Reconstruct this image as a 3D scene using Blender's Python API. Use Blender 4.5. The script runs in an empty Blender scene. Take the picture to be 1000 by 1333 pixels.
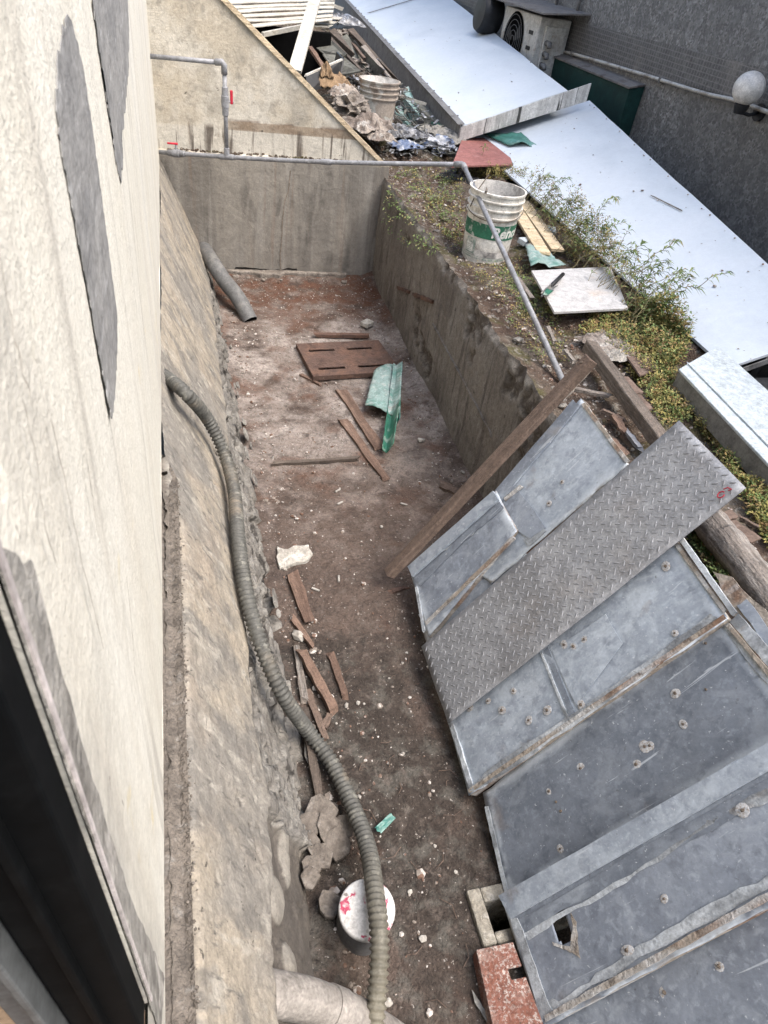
import bpy, math, random
from mathutils import Vector, Matrix, noise
random.seed(7)
S = bpy.context.scene
COL = S.collection
# ------------------------------------------------------------------ camera
F, CX, CY, HC = 880.0, 500.0, 666.5, 2.0
_n = Vector((330 - CX, 1690 - CY, F)).normalized()          # straight down, seen from the lens
_hx = 205.0
_hy = CY + (-F * F - (330 - CX) * (_hx - CX)) / (1690 - CY)
_Y = Vector((_hx - CX, _hy - CY, F)).normalized()           # along the house wall
_Z = -_n
_X = _Y.cross(_Z)
def ray(px, py):
    v = Vector((px - CX, py - CY, F))
    return Vector((_X.dot(v), _Y.dot(v), _Z.dot(v)))
def fz(px, py, z):
    r = ray(px, py); t = (z - HC) / r.z
    return Vector((0, 0, HC)) + r * t
def fx(px, py, x):
    r = ray(px, py); return Vector((0, 0, HC)) + r * (x / r.x)
def fy(px, py, y):
    r = ray(px, py); return Vector((0, 0, HC)) + r * (y / r.y)
def fp(px, py, P, N):
    r = ray(px, py); o = Vector((0, 0, HC))
    return o + r * ((P - o).dot(N) / r.dot(N))
cam = bpy.data.cameras.new('camera'); camo = bpy.data.objects.new('camera', cam); COL.objects.link(camo)
R3 = Matrix((_X, _Y, _Z)) @ Matrix(((1, 0, 0), (0, -1, 0), (0, 0, -1)))
camo.matrix_world = Matrix.Translation((0, 0, HC)) @ R3.to_4x4()
cam.sensor_fit = 'VERTICAL'; cam.sensor_height = 36; cam.sensor_width = 27
cam.lens = F / 1333 * 36
cam.clip_start = 0.01; cam.clip_end = 500
cam.dof.use_dof = True; cam.dof.focus_distance = 2.6; cam.dof.aperture_fstop = 13.0
S.camera = camo
# ------------------------------------------------------------------ light
W = bpy.data.worlds.new('World'); S.world = W; W.use_nodes = True
wn = W.node_tree.nodes; wl = W.node_tree.links
bg = wn['Background']; sky = wn.new('ShaderNodeTexSky'); sky.sky_type = 'NISHITA'; sky.sun_disc = False
SUN_EL, SUN_AZ = math.radians(58), math.radians(125)          # azimuth from +Y towards +X
sky.sun_elevation = SUN_EL; sky.sun_rotation = SUN_AZ
sky.air_density = 1.2; sky.dust_density = 4.0; sky.ozone_density = 1.0
wl.new(sky.outputs['Color'], bg.inputs['Color']); bg.inputs['Strength'].default_value = 0.12
sl = bpy.data.lights.new('sun', 'SUN'); sl.energy = 1.5; sl.angle = math.radians(50); sl.color = (1, .96, .9)
so = bpy.data.objects.new('sun', sl); COL.objects.link(so)
sd = Vector((math.sin(SUN_AZ) * math.cos(SUN_EL), math.cos(SUN_AZ) * math.cos(SUN_EL), math.sin(SUN_EL)))
so.rotation_euler = sd.to_track_quat('Z', 'Y').to_euler(); so.location = (0, 0, 20)
S.view_settings.view_transform = 'Standard'; S.view_settings.look = 'None'
S.view_settings.gamma = 1; S.view_settings.use_curve_mapping = False
S.view_settings.exposure = 1.88
S.cycles.max_bounces = 6; S.cycles.diffuse_bounces = 3; S.cycles.glossy_bounces = 2; S.cycles.transmission_bounces = 2
# ------------------------------------------------------------------ materials
class NT:
    def __init__(s, name, coord='world'):
        s.m = bpy.data.materials.new(name); s.m.use_nodes = True
        s.t = s.m.node_tree; s.n = s.t.nodes; s.l = s.t.links
        s.b = s.n['Principled BSDF']
        if coord == 'world':
            s.co = s.n.new('ShaderNodeNewGeometry').outputs['Position']
        else:
            tc = s.n.new('ShaderNodeTexCoord'); oi = s.n.new('ShaderNodeObjectInfo')
            v = s.n.new('ShaderNodeVectorMath'); v.operation = 'MULTIPLY_ADD'
            s.l.new(oi.outputs['Random'], v.inputs[0]); v.inputs[1].default_value = (17, 23, 31)
            s.l.new(tc.outputs['Object'], v.inputs[2]); s.co = v.outputs[0]
        s.cache = {}
    def math(s, op, a, b, clamp=False):
        k = s.n.new('ShaderNodeMath'); k.operation = op; k.use_clamp = clamp
        for i, v in enumerate((a, b)):
            if isinstance(v, (int, float)): k.inputs[i].default_value = v
            else: s.l.new(v, k.inputs[i])
        return k.outputs[0]
    def vec(s, st):
        if st in s.cache: return s.cache[st]
        mp = s.n.new('ShaderNodeMapping'); s.l.new(s.co, mp.inputs['Vector'])
        mp.inputs['Scale'].default_value = st[:3]
        if len(st) > 3: mp.inputs['Rotation'].default_value = st[3:6]
        s.cache[st] = mp.outputs[0]; return mp.outputs[0]
    def ramp(s, x, lo, hi):
        r = s.n.new('ShaderNodeMapRange'); r.clamp = True
        s.l.new(x, r.inputs[0]); r.inputs[1].default_value = lo; r.inputs[2].default_value = hi
        return r.outputs[0]
    def mask(s, q):
        k = q[0]
        if k == 'n':     # noise: scale, lo, hi, stretch, detail, distortion
            _, sc, lo, hi = q[:4]; st = q[4] if len(q) > 4 else (1, 1, 1)
            nn = s.n.new('ShaderNodeTexNoise'); nn.inputs['Scale'].default_value = sc
            nn.inputs['Detail'].default_value = q[5] if len(q) > 5 else 3.5
            nn.inputs['Roughness'].default_value = .62
            nn.inputs['Distortion'].default_value = q[6] if len(q) > 6 else 0.3
            s.l.new(s.vec(st), nn.inputs['Vector']); return s.ramp(nn.outputs['Fac'], lo, hi)
        if k == 'v':     # voronoi distance: scale, lo, hi, stretch, feature
            nn = s.n.new('ShaderNodeTexVoronoi'); nn.inputs['Scale'].default_value = q[1]
            if len(q) > 5: nn.feature = q[5]
            s.l.new(s.vec(q[4] if len(q) > 4 else (1, 1, 1)), nn.inputs['Vector'])
            return s.ramp(nn.outputs['Distance'], q[2], q[3])
        if k == 'vc':    # voronoi cell value
            nn = s.n.new('ShaderNodeTexVoronoi'); nn.inputs['Scale'].default_value = q[1]
            s.l.new(s.vec(q[4] if len(q) > 4 else (1, 1, 1)), nn.inputs['Vector'])
            sp = s.n.new('ShaderNodeSeparateColor'); s.l.new(nn.outputs['Color'], sp.inputs[0])
            return s.ramp(sp.outputs[0], q[2], q[3])
        if k == 'g':     # gradient along axis
            sp = s.n.new('ShaderNodeSeparateXYZ'); s.l.new(s.co, sp.inputs[0])
            return s.ramp(sp.outputs[q[1]], q[2], q[3])
        if k == 'b':     # brick mortar: scale w h
            nn = s.n.new('ShaderNodeTexBrick')
            sp = s.n.new('ShaderNodeSeparateXYZ'); s.l.new(s.vec(q[1]), sp.inputs[0]); cb = s.n.new('ShaderNodeCombineXYZ')
            s.l.new(sp.outputs[1], cb.inputs[0]); s.l.new(sp.outputs[2], cb.inputs[1]); s.l.new(cb.outputs[0], nn.inputs['Vector'])
            nn.offset = 0; nn.inputs['Scale'].default_value = 1; nn.inputs['Brick Width'].default_value = 1
            nn.inputs['Row Height'].default_value = 1; nn.inputs['Mortar Size'].default_value = q[2]
            nn.inputs['Mortar Smooth'].default_value = .2
            return nn.outputs['Fac']
        if k == 'mul':
            r = s.mask(q[1])
            for z in q[2:]: r = s.math('MULTIPLY', r, s.mask(z))
            return r
        if k == 'add':
            r = s.mask(q[1])
            for z in q[2:]: r = s.math('ADD', r, s.mask(z), True)
            return r
        if k == 'inv': return s.math('SUBTRACT', 1.0, s.mask(q[1]))
        if k == 'rnd':
            oi = s.n.new('ShaderNodeObjectInfo'); return s.ramp(oi.outputs['Random'], q[1], q[2])
        if k == 'att':
            a = s.n.new('ShaderNodeAttribute'); a.attribute_name = q[1]; return s.ramp(a.outputs['Fac'], q[2], q[3])
    def mix(s, a, b, f):
        k = s.n.new('ShaderNodeMix'); k.data_type = 'RGBA'
        s.l.new(f, k.inputs[0]); s.l.new(a, k.inputs[6])
        k.inputs[7].default_value = (*b, 1); return k.outputs[2]
def M(name, base, layers=(), rough=.85, bump=(), metal=0., coord='world', spec=.3, rlay=(), trans=0., bstr=1.0, grit=.35, gs=1.0):
    """layers: (colour, strength, mask);  bump: (height in m, mask)"""
    s = NT(name, coord)
    rgb = s.n.new('ShaderNodeRGB'); rgb.outputs[0].default_value = (*base, 1); c = rgb.outputs[0]
    for col, k, q in layers:
        f = s.math('MULTIPLY', s.mask(q), k); c = s.mix(c, col, f)
    if grit:
        g = s.math('ADD', s.math('MULTIPLY', s.mask(('n', 130 * gs, .28, .72, (1, 1, 1), 2)), .6), s.math('MULTIPLY', s.mask(('n', 34 * gs, .28, .72, (1, 1, 1), 3)), .6))
        g = s.math('ADD', s.math('MULTIPLY', g, 2 * grit), 1 - 1.2 * grit)
        mm = s.n.new('ShaderNodeVectorMath'); mm.operation = 'SCALE'; s.l.new(c, mm.inputs[0]); s.l.new(g, mm.inputs['Scale']); c = mm.outputs[0]
    s.l.new(c, s.b.inputs['Base Color'])
    s.b.inputs['Roughness'].default_value = rough; s.b.inputs['Metallic'].default_value = metal
    s.b.inputs['Specular IOR Level'].default_value = spec
    if rlay:
        r = None
        for k, q in rlay:
            t = s.math('MULTIPLY', s.mask(q), k); r = t if r is None else s.math('ADD', r, t)
        s.l.new(s.math('ADD', r, rough, True), s.b.inputs['Roughness'])
    if trans: s.b.inputs['Transmission Weight'].default_value = trans
    if bump:
        h = None
        for k, q in bump:
            t = s.math('MULTIPLY', s.mask(q), k); h = t if h is None else s.math('ADD', h, t)
        bn = s.n.new('ShaderNodeBump'); bn.inputs['Strength'].default_value = bstr; bn.inputs['Distance'].default_value = 1
        s.l.new(h, bn.inputs['Height']); s.l.new(bn.outputs[0], s.b.inputs['Normal'])
    return s.m
m = {}
m['cream'] = M('cream_paint', (.52, .50, .435), [
    ((.575, .56, .505), .8, ('n', 3, .4, .7, (1, 1, .35))),
    ((.45, .42, .36), .6, ('n', 5, .52, .70, (1, 1, .16))),
    ((.36, .34, .30), .75, ('n', 11, .56, .68, (1, 1, .06))),
    ((.50, .42, .23), .6, ('n', 6, .65, .72)),
    ((.17, .155, .14), .85, ('n', 50, .70, .74, (1, 1, .4))),
    ((.27, .255, .23), .8, ('mul', ('inv', ('g', 1, .28, .46)), ('n', 9, .42, .6, (1, 1, .3)))),
    ((.48, .48, .465), .6, ('mul', ('g', 1, 1.2, 3), ('n', 14, .45, .65, (1, 1, .1))))],
    rough=.8, grit=.16, gs=1.6, bump=[(.0006, ('n', 190, .3, .7)), (.0007, ('n', 60, .35, .65)), (.0008, ('n', 18, .35, .65, (1, 1, .3)))])
m['cement'] = M('trowelled_cement', (.225, .222, .215), [
    ((.15, .15, .15), .8, ('n', 14, .42, .66, (1, .4, 1))),
    ((.36, .36, .36), .8, ('n', 30, .6, .74, (1, .25, 1)))], rough=.8,
    bump=[(.0012, ('n', 40, .3, .7, (1, .3, 1)))])
m['mortar'] = M('dirty_mortar', (.125, .108, .092), [((.065, .056, .048), .8, ('n', 20, .45, .65)), ((.19, .178, .163), .7, ('n', 35, .58, .7))],
    bump=[(.006, ('n', 60, .3, .7))])
m['mortar_grey'] = M('grey_mortar_band', (.235, .225, .205), [((.12, .112, .10), .8, ('n', 22, .46, .62, (1, 1, .5))), ((.38, .36, .33), .8, ('n', 30, .55, .66, (1, 1, .4)))], bump=[(.002, ('n', 80, .3, .7))])
m['slope'] = M('foundation_render', (.245, .215, .172), [
    ((.175, .163, .145), .9, ('n', 2.4, .44, .58, (1, .8, .8))),
    ((.125, .117, .106), .75, ('n', 6, .50, .60, (1, 1.6, .7, .5, 0, 0))),
    ((.255, .208, .16), .45, ('n', 2.4, .56, .70)),
    ((.31, .29, .25), .6, ('n', 12, .55, .66, (1, 1.8, .7, .55, 0, 0))),
    ((.095, .088, .08), .75, ('n', 20, .59, .67, (1, 2.2, .6, .55, 0, 0))),
    ((.035, .032, .029), .9, ('n', 40, .67, .72, (1, 1, .6, .6, 0, 0))),
    ((.33, .31, .275), .4, ('n', 70, .62, .70)),
    ((.125, .117, .106), .9, ('att', 'spall', .2, .9)),
    ((.21, .20, .18), .8, ('mul', ('att', 'spall', .2, .9), ('n', 14, .48, .60))),
    ((.04, .036, .032), .9, ('mul', ('att', 'spall', .2, .9), ('n', 12, .58, .63, (1, .7, 1.6)))),
    ((.03, .027, .024), .95, ('att', 'crack', .3, .8)),
    ((.062, .054, .047), .9, ('att', 'damp', .2, .9)),
    ((.20, .185, .16), .9, ('att', 'stone', .3, .7)),
    ((.10, .087, .074), .9, ('att', 'ledge', .3, .9))],
    rough=.92, grit=.28, bump=[(.0018, ('n', 40, .3, .7)), (.001, ('n', 150, .3, .7)), (.002, ('n', 16, .3, .7)), (.007, ('mul', ('att', 'spall', .2, .9), ('n', 22, .35, .65)))])
m['backwall'] = M('back_wall_concrete', (.40, .358, .288), [
    ((.49, .465, .41), .85, ('n', 2.6, .44, .60)),
    ((.27, .25, .21), .65, ('n', 6, .5, .62, (1, 1, .8))), ((.21, .195, .165), .5, ('n', 14, .56, .66)),
    ((.50, .475, .42), .75, ('mul', ('g', 2, .80, .81), ('inv', ('g', 2, .935, .95)), ('n', 4, .36, .46))),
    ((.225, .208, .182), .97, ('inv', ('g', 2, .785, .80))),
    ((.145, .134, .12), .75, ('mul', ('inv', ('g', 2, .785, .80)), ('n', 3.5, .44, .60, (1.6, 1, .2)))), ((.10, .092, .083), .6, ('mul', ('inv', ('g', 2, .785, .80)), ('n', 7, .55, .66, (1.4, 1, .35)))),
    ((.27, .255, .23), .65, ('mul', ('inv', ('g', 2, .785, .80)), ('n', 8, .53, .68, (2, 1, .12)))),
    ((.10, .055, .035), .9, ('mul', ('n', 6, .44, .56, (1, 1, 1.4)), ('g', 2, .935, .95), ('inv', ('g', 2, .985, 1.005)), ('g', 0, .28, .36))),
    ((.24, .19, .14), .8, ('mul', ('g', 2, .935, .94), ('inv', ('g', 2, .985, .99)), ('g', 0, .28, .36))),
    ((.07, .055, .045), .85, ('mul', ('n', 9, .55, .64, (2.2, 1, .15)), ('g', 2, .79, .80), ('inv', ('g', 2, .94, .97)))),
    ((.17, .115, .08), .4, ('mul', ('n', 7, .58, .70, (2.6, 1, .10)), ('inv', ('g', 2, .95, 1.0)))),
    ((.05, .043, .038), .85, ('n', 24, .70, .76))],
    rough=.9, grit=.2, bump=[(.0012, ('n', 50, .3, .7)), (.002, ('n', 9, .3, .7)), (.0008, ('n', 170, .3, .7))])
m['rwall'] = M('retaining_wall_concrete', (.175, .158, .138), [
    ((0.104, 0.090, 0.079), .8, ('n', 2.4, .42, .62, (1, .8, .8))),
    ((0.213, 0.199, 0.178), .7, ('n', 4, .5, .68, (1, 2, .5, .35, 0, 0))),
    ((0.076, 0.066, 0.059), .75, ('n', 7, .52, .66, (1, 2.4, .4, .2, 0, 0))),
    ((0.268, 0.254, 0.231), .55, ('n', 9, .58, .72, (1, 1.6, .6, .3, 0, 0))),
    ((0.317, 0.298, 0.264), .8, ('mul', ('g', 2, .66, .72), ('n', 8, .42, .6))),
    ((0.037, 0.032, 0.029), .85, ('n', 24, .66, .73)),
    ((0.076, 0.064, 0.055), .9, ('att', 'spall', .15, .9)),
    ((0.195, 0.178, 0.158), .8, ('mul', ('att', 'spall', .15, .9), ('n', 26, .5, .64)))],
    rough=.92, bump=[(.004, ('n', 40, .3, .7)), (.003, ('n', 12, .3, .7)), (.0015, ('n', 170, .3, .7))])
m['flake'] = M('grey_flake', (.17, .16, .145), [((.27, .255, .23), .8, ('n', 14, .48, .62)), ((.08, .074, .066), .8, ('n', 22, .58, .68))], bump=[(.004, ('n', 45, .3, .7))])
m['floor'] = M('alley_floor_dirt', (.098, .073, .060), [
    ((.060, .045, .038), .8, ('n', 3, .42, .62)),
    ((.040, .033, .028), .85, ('mul', ('inv', ('add', ('g', 1, 1.50, 1.62), ('mul', ('g', 1, 1.2, 1.7), ('n', 5, .5, .56)))), ('n', 3, .30, .48))),
    ((.105, .098, .085), .7, ('mul', ('inv', ('g', 1, 1.2, 1.7)), ('n', 13, .50, .64))),
    ((.36, .32, .29), .85, ('mul', ('g', 1, 2.35, 2.9), ('inv', ('g', 1, 4.0, 4.5)), ('n', 3.2, .38, .56), ('n', 16, .25, .52))),
    ((.20, .165, .145), .75, ('mul', ('g', 1, 1.8, 2.4), ('n', 8, .46, .60))),
    ((.105, .056, .038), .75, ('mul', ('g', 1, 2.0, 2.6), ('n', 3.5, .52, .64))),
    ((.105, .052, .034), .85, ('mul', ('g', 1, 4.0, 4.4), ('n', 7, .40, .54))),
    ((.10, .056, .04), .6, ('n', 4, .60, .72)),
    ((.125, .103, .088), .6, ('n', 20, .55, .68)),
    ((.032, .026, .022), .7, ('n', 34, .60, .70)),
    ((.36, .33, .30), .8, ('n', 80, .655, .70))],
    rough=.95, spec=.2, grit=.45, bump=[(.007, ('n', 22, .3, .7)), (.005, ('n', 70, .3, .7)), (.002, ('n', 190, .35, .65))])
m['soil'] = M('bank_soil', (.088, .062, .048), [
    ((.145, .122, .098), .85, ('n', 4, .45, .62)),
    ((.05, .036, .028), .8, ('n', 9, .5, .66)),
    ((.085, .08, .035), .7, ('n', 6, .52, .64)),
    ((.25, .232, .205), .8, ('n', 30, .56, .66)),
    ((.42, .39, .35), .6, ('n', 80, .67, .73))],
    rough=.97, spec=.1, bump=[(.012, ('n', 18, .3, .7)), (.008, ('n', 55, .3, .7)), (.003, ('n', 160, .3, .7))])
m['ground'] = M('distant_ground', (.10, .09, .08), [((.06, .055, .05), .7, ('n', 1.5, .4, .65))], bump=[(.01, ('n', 9, .3, .7))])
def galv(name, base, dark, k=1.0):
    return M(name, base, [
        (dark, .9, ('n', 3.0, .42, .58, (1, 1, 1), 6, .8)),
        ((base[0] * 1.35, base[1] * 1.33, base[2] * 1.28), .6, ('n', 9, .50, .64, (.8, 1, 1), 6, 1.2)),
        ((dark[0] * .72, dark[1] * .72, dark[2] * .74), .6, ('n', 24, .52, .64, (1, 1, 1), 5)),
        ((base[0] * 1.4, base[1] * 1.4, base[2] * 1.36), .5, ('n', 46, .54, .66, (1, 1, 1), 4)),
        ((.44, .49, .54), .55 * k, ('mul', ('n', 3, .56, .66, (.5, 1.4, 1)), ('n', 30, .42, .58, (.4, 1, 1)))),
        ((.52, .57, .62), .9, ('mul', ('att', 'rim', .25, .8), ('n', 14, .40, .52, (.5, 1, 1)))),
        ((.24, .215, .19), .7, ('mul', ('att', 'rim', .75, 1.0), ('n', 12, .52, .60))),
        ((.56, .59, .62), .7, ('n', 100, .66, .71)),
        ((.48, .52, .56), .7, ('n', 38, .665, .70, (.1, 1.7, 1, 0, 0, .5))),
        ((.09, .09, .09), .6, ('n', 60, .69, .735)),
        ((.20, .15, .11), .4 * k, ('n', 6, .65, .75))],
        rough=.45, metal=.15, spec=.4, coord='obj', grit=.12, rlay=[(.22, ('n', 9, .35, .65))],
        bump=[(.0010, ('n', 6, .3, .7)), (.0003, ('n', 70, .3, .7))])
m['galv_a'] = galv('zinc_sheet_blue', (.245, .275, .32), (.185, .21, .25))
m['galv_b'] = galv('zinc_sheet_pale', (.32, .36, .41), (.245, .28, .325), 1.3)
m['galv_c'] = galv('zinc_sheet_dark', (.178, .202, .238), (.132, .153, .185), .8)
m['galv_edge'] = M('zinc_edge_oxide', (.40, .43, .455), [
    ((.15, .16, .17), .9, ('n', 9, .42, .6, (.4, 1, 1))), ((.50, .53, .55), .8, ('n', 16, .52, .66, (.3, 1, 1))),
    ((.22, .16, .11), .6, ('n', 11, .60, .72, (.4, 1, 1)))], rough=.65, metal=.1, coord='obj',
    bump=[(.0015, ('n', 40, .3, .7))])
m['rust_edge'] = M('rusted_edge', (.27, .235, .195), [
    ((.16, .085, .05), .85, ('n', 9, .52, .64, (.35, 1, 1))), ((.42, .42, .41), .85, ('n', 12, .50, .62, (.3, 1, 1))),
    ((.09, .07, .06), .8, ('n', 22, .58, .70))], rough=.85, coord='obj', bump=[(.003, ('n', 45, .3, .7))])
m['bolt'] = M('rusty_bolt', (.075, .058, .045), [((.18, .15, .12), .7, ('n', 300, .45, .6))], rough=.8)
m['halo'] = M('bolt_scale', (.42, .43, .44), [((.25, .21, .17), .8, ('n', 200, .45, .6))], rough=.9)
m['checker'] = M('checker_plate_steel', (.272, .278, .29), [
    ((.20, .20, .205), .85, ('n', 3, .42, .62)), ((.38, .385, .40), .7, ('n', 7, .52, .7)),
    ((.24, .21, .185), .35, ('n', 5, .58, .72)), ((.50, .50, .50), .5, ('n', 60, .66, .72)), ((.07, .06, .055), .7, ('n', 16, .71, .77))],
    rough=.5, metal=.35, spec=.45, coord='obj', rlay=[(.22, ('n', 12, .35, .65))], bump=[(.0008, ('n', 60, .3, .7))])
m['tread'] = M('checker_tread', (.25, .255, .265), [((.18, .18, .185), .7, ('n', 6, .45, .65))], rough=.75, metal=.15, spec=.25, coord='obj')
m['rustplate'] = M('rusted_plate', (.085, .054, .043), [
    ((.12, .068, .048), .8, ('n', 8, .45, .62)), ((.05, .03, .024), .8, ('n', 14, .54, .68)), ((.30, .25, .21), .5, ('n', 50, .66, .73))],
    rough=.88, coord='obj', bump=[(.003, ('n', 60, .3, .7))])
m['redpaint'] = M('worn_red_paint', (.155, .068, .05), [
    ((.27, .20, .17), .85, ('n', 6, .50, .66)), ((.36, .33, .30), .85, ('mul', ('n', 150, .50, .60), ('n', 8, .40, .58))),
    ((.13, .05, .033), .8, ('n', 11, .54, .66)), ((.06, .035, .027), .8, ('n', 120, .60, .68))], rough=.85, coord='obj', bump=[(.003, ('n', 90, .3, .7))])
def wood(name, c, d, hi, sx=(.08, 1, 1)):
    return M(name, c, [(d, .9, ('n', 28, .42, .62, sx)), (hi, .7, ('n', 45, .55, .7, sx)),
        ((d[0] * .5, d[1] * .5, d[2] * .5), .8, ('n', 90, .62, .72, sx)),
        ((hi[0] * 1.1, hi[1] * 1.05, hi[2]), .6, ('rnd', 0, 2.2))], rough=.88, coord='obj',
        bump=[(.004, ('n', 60, .3, .7, sx)), (.002, ('n', 120, .3, .7))])
m['wood_brown'] = wood('weathered_brown_wood', (.120, .086, .068), (.070, .049, .038), (.175, .132, .107))
m['wood_timber'] = wood('old_brown_timber', (.125, .102, .086), (.055, .044, .037), (.20, .175, .152))
m['wood_red'] = wood('splintered_red_wood', (.135, .088, .066), (.075, .047, .035), (.20, .14, .108))
m['wood_pale'] = wood('pale_pine', (.52, .42, .28), (.40, .30, .18), (.62, .53, .39))
m['wood_grey'] = wood('silvered_timber', (.185, .16, .14), (.07, .058, .05), (.33, .31, .285))
m['wood_dark'] = wood('dark_wood', (.075, .06, .05), (.04, .032, .027), (.14, .115, .095))
m['coping'] = wood('pale_stair_edging', (.52, .43, .30), (.34, .26, .17), (.60, .52, .40))
m['pvc'] = M('grey_pvc', (.20, .205, .22), [((.13, .13, .135), .7, ('n', 12, .5, .68)), ((.33, .34, .35), .6, ('n', 20, .56, .7))], rough=.5, spec=.45)
m['pvc_dark'] = M('dark_grey_pvc', (.105, .105, .105), [((.16, .155, .145), .8, ('n', 14, .48, .66)), ((.24, .22, .19), .6, ('n', 40, .62, .7))], rough=.65, spec=.3)
m['pvc_old'] = M('chalky_grey_pipe', (.225, .207, .187), [((.15, .135, .12), .8, ('n', 10, .45, .62)), ((.34, .31, .28), .7, ('n', 22, .55, .68))], rough=.85, bump=[(.0015, ('n', 50, .3, .7))])
m['hose'] = M('corrugated_hose_plastic', (.076, .075, .068), [((.17, .14, .105), .7, ('n', 5, .54, .64)), ((.055, .054, .049), .8, ('n', 9, .45, .62)), ((.19, .185, .16), .7, ('n', 26, .56, .68)),
    ((.19, .17, .12), .5, ('inv', ('g', 1, .35, .75)))], rough=.62, spec=.35)
m['hose_seam'] = M('hose_clear_wall', (.30, .275, .22), [((.2, .18, .14), .8, ('n', 30, .45, .62))], rough=.5)
m['red_plastic'] = M('red_handle_plastic', (.40, .02, .04), rough=.4)
m['roof'] = M('sky_tinted_white_roof_sheet', (.53, .565, .60), [  # white sheet; blue of the reflected sky is put into its colour
    ((.48, .525, .565), .7, ('n', 1.6, .42, .62)), ((.38, .42, .46), .45, ('n', 2.2, .52, .72, (1, .5, 1))), ((.25, .25, .25), .8, ('n', 18, .765, .79)),
    ((.42, .43, .43), .5, ('n', 40, .70, .75))], rough=.55, spec=.3, grit=.06, bump=[(.006, ('n', 2.5, .3, .7)), (.0006, ('n', 80, .3, .7))])
m['roof_block'] = M('white_panel_skin', (.43, .47, .49), [((.33, .37, .39), .7, ('n', 30, .5, .68)), ((.29, .33, .35), .6, ('n', 14, .58, .7))],
    rough=.6, coord='obj', bump=[(.001, ('n', 60, .3, .7))])
m['foam'] = M('panel_edge_grey', (.17, .165, .15), [((.08, .075, .07), .7, ('n', 12, .45, .65))], rough=.9)
m['fascia'] = M('streaked_white_fascia', (.56, .55, .52), [
    ((.36, .35, .33), .8, ('n', 5, .44, .6, (3, 1, .3))), ((.035, .033, .03), .95, ('n', 7, .59, .64, (3.2, 1, .22))),
    ((.68, .67, .65), .6, ('n', 9, .56, .68, (3, 1, .3)))], rough=.7)
m['gutter'] = M('grey_metal_fascia', (.155, .152, .15), [((.21, .205, .20), .7, ('n', 5, .45, .65)), ((.08, .078, .075), .7, ('n', 12, .54, .68))], rough=.75)
m['greywall'] = M('speckled_grey_tile', (.195, .184, .168), [
    ((.30, .293, .28), .8, ('vc', 62, .58, .68)), ((.09, .085, .08), .85, ('inv', ('vc', 75, .28, .38))),
    ((.19, .185, .175), .5, ('vc', 27, .55, .65)), ((.09, .086, .08), .5, ('inv', ('vc', 22, .30, .40))),
    ((.10, .095, .09), .5, ('n', 1.6, .42, .62, (1, 1, .4)))], rough=.7, grit=.2, bump=[(.003, ('vc', 62, 0, 1))])
m['mosaic'] = M('small_square_mosaic', (.085, .08, .076), [
    ((.12, .115, .108), .8, ('vc', 30, .4, .8)), ((.17, .162, .152), .8, ('b', (1, 30, 30), .12)),
    ((.20, .18, .16), .6, ('n', 2.5, .58, .72, (1, 1, .4)))], rough=.55, bump=[(-.003, ('b', (1, 30, 30), .12))])
m['darkroof'] = M('rusty_top_sheet', (.14, .13, .122), [((.20, .175, .15), .8, ('n', 5, .48, .66)), ((.06, .045, .038), .7, ('n', 9, .55, .68))], rough=.8)
m['green'] = M('dark_green_sheet', (.007, .035, .03), [((.005, .022, .02), .8, ('n', 4, .42, .62)), ((.014, .055, .045), .5, ('n', 9, .58, .7))], rough=.6)
m['acwhite'] = M('aged_white_metal', (.46, .445, .41), [((.30, .27, .23), .8, ('n', 6, .5, .68)), ((.20, .15, .11), .6, ('n', 14, .62, .72))], rough=.6)
m['black'] = M('black_metal', (.012, .012, .013), [((.03, .03, .03), .7, ('n', 12, .5, .68))], rough=.5)
m['void'] = M('dark_interior', (.006, .006, .006), rough=1, spec=0)  # near black: shade inside gaps and openings is put into this colour
m['globe'] = M('frosted_globe_glass', (.62, .60, .56), [((.47, .44, .40), .8, ('n', 5, .46, .64, (1, 1, .5)))], rough=.35, spec=.5)
m['conduit'] = M('painted_conduit', (.40, .38, .34), [((.20, .17, .14), .8, ('n', 9, .48, .64))], rough=.6)
m['frame_black'] = M('black_window_aluminium', (.003, .0035, .004), [((.006, .0065, .007), .8, ('n', 20, .5, .66))], rough=.7, spec=.06)
m['frame_grey'] = M('grey_window_channel', (.10, .108, .112), [((.07, .076, .08), .7, ('n', 16, .45, .65))], rough=.5)
m['pinkstrip'] = M('pinkish_paint_edge', (.46, .42, .41), [((.33, .30, .29), .7, ('n', 25, .45, .62))], rough=.7)
m['lining'] = M('tan_window_lining', (.34, .25, .17), [((.24, .17, .115), .8, ('n', 14, .45, .62))], rough=.7)
m['sillwood'] = M('brown_sill', (.20, .14, .10), [((.12, .085, .06), .8, ('n', 14, .45, .62)), ((.32, .28, .24), .6, ('n', 60, .58, .68))], rough=.8, bump=[(.003, ('n', 70, .3, .7))])
m['bucket'] = M('dirty_white_bucket', (.60, .58, .53), [
    ((.36, .33, .29), .85, ('n', 9, .47, .62)), ((.20, .175, .15), .7, ('n', 26, .58, .68)), ((.70, .69, .66), .6, ('n', 14, .54, .68))],
    rough=.6, coord='obj', bump=[(.001, ('n', 50, .3, .7))])
m['bucket_in'] = M('cement_lined_inside', (.52, .50, .47), [((.18, .175, .17), .9, ('n', 7, .50, .58)), ((.35, .33, .31), .7, ('n', 25, .55, .66))], rough=.8, coord='obj')
m['bucket_tan'] = M('dirty_beige_bucket', (.34, .295, .25), [
    ((.20, .165, .14), .85, ('n', 7, .45, .62)), ((.45, .44, .40), .95, ('n', 4, .55, .58)),
    ((.11, .085, .07), .7, ('n', 18, .58, .7))], rough=.75, coord='obj')
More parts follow.
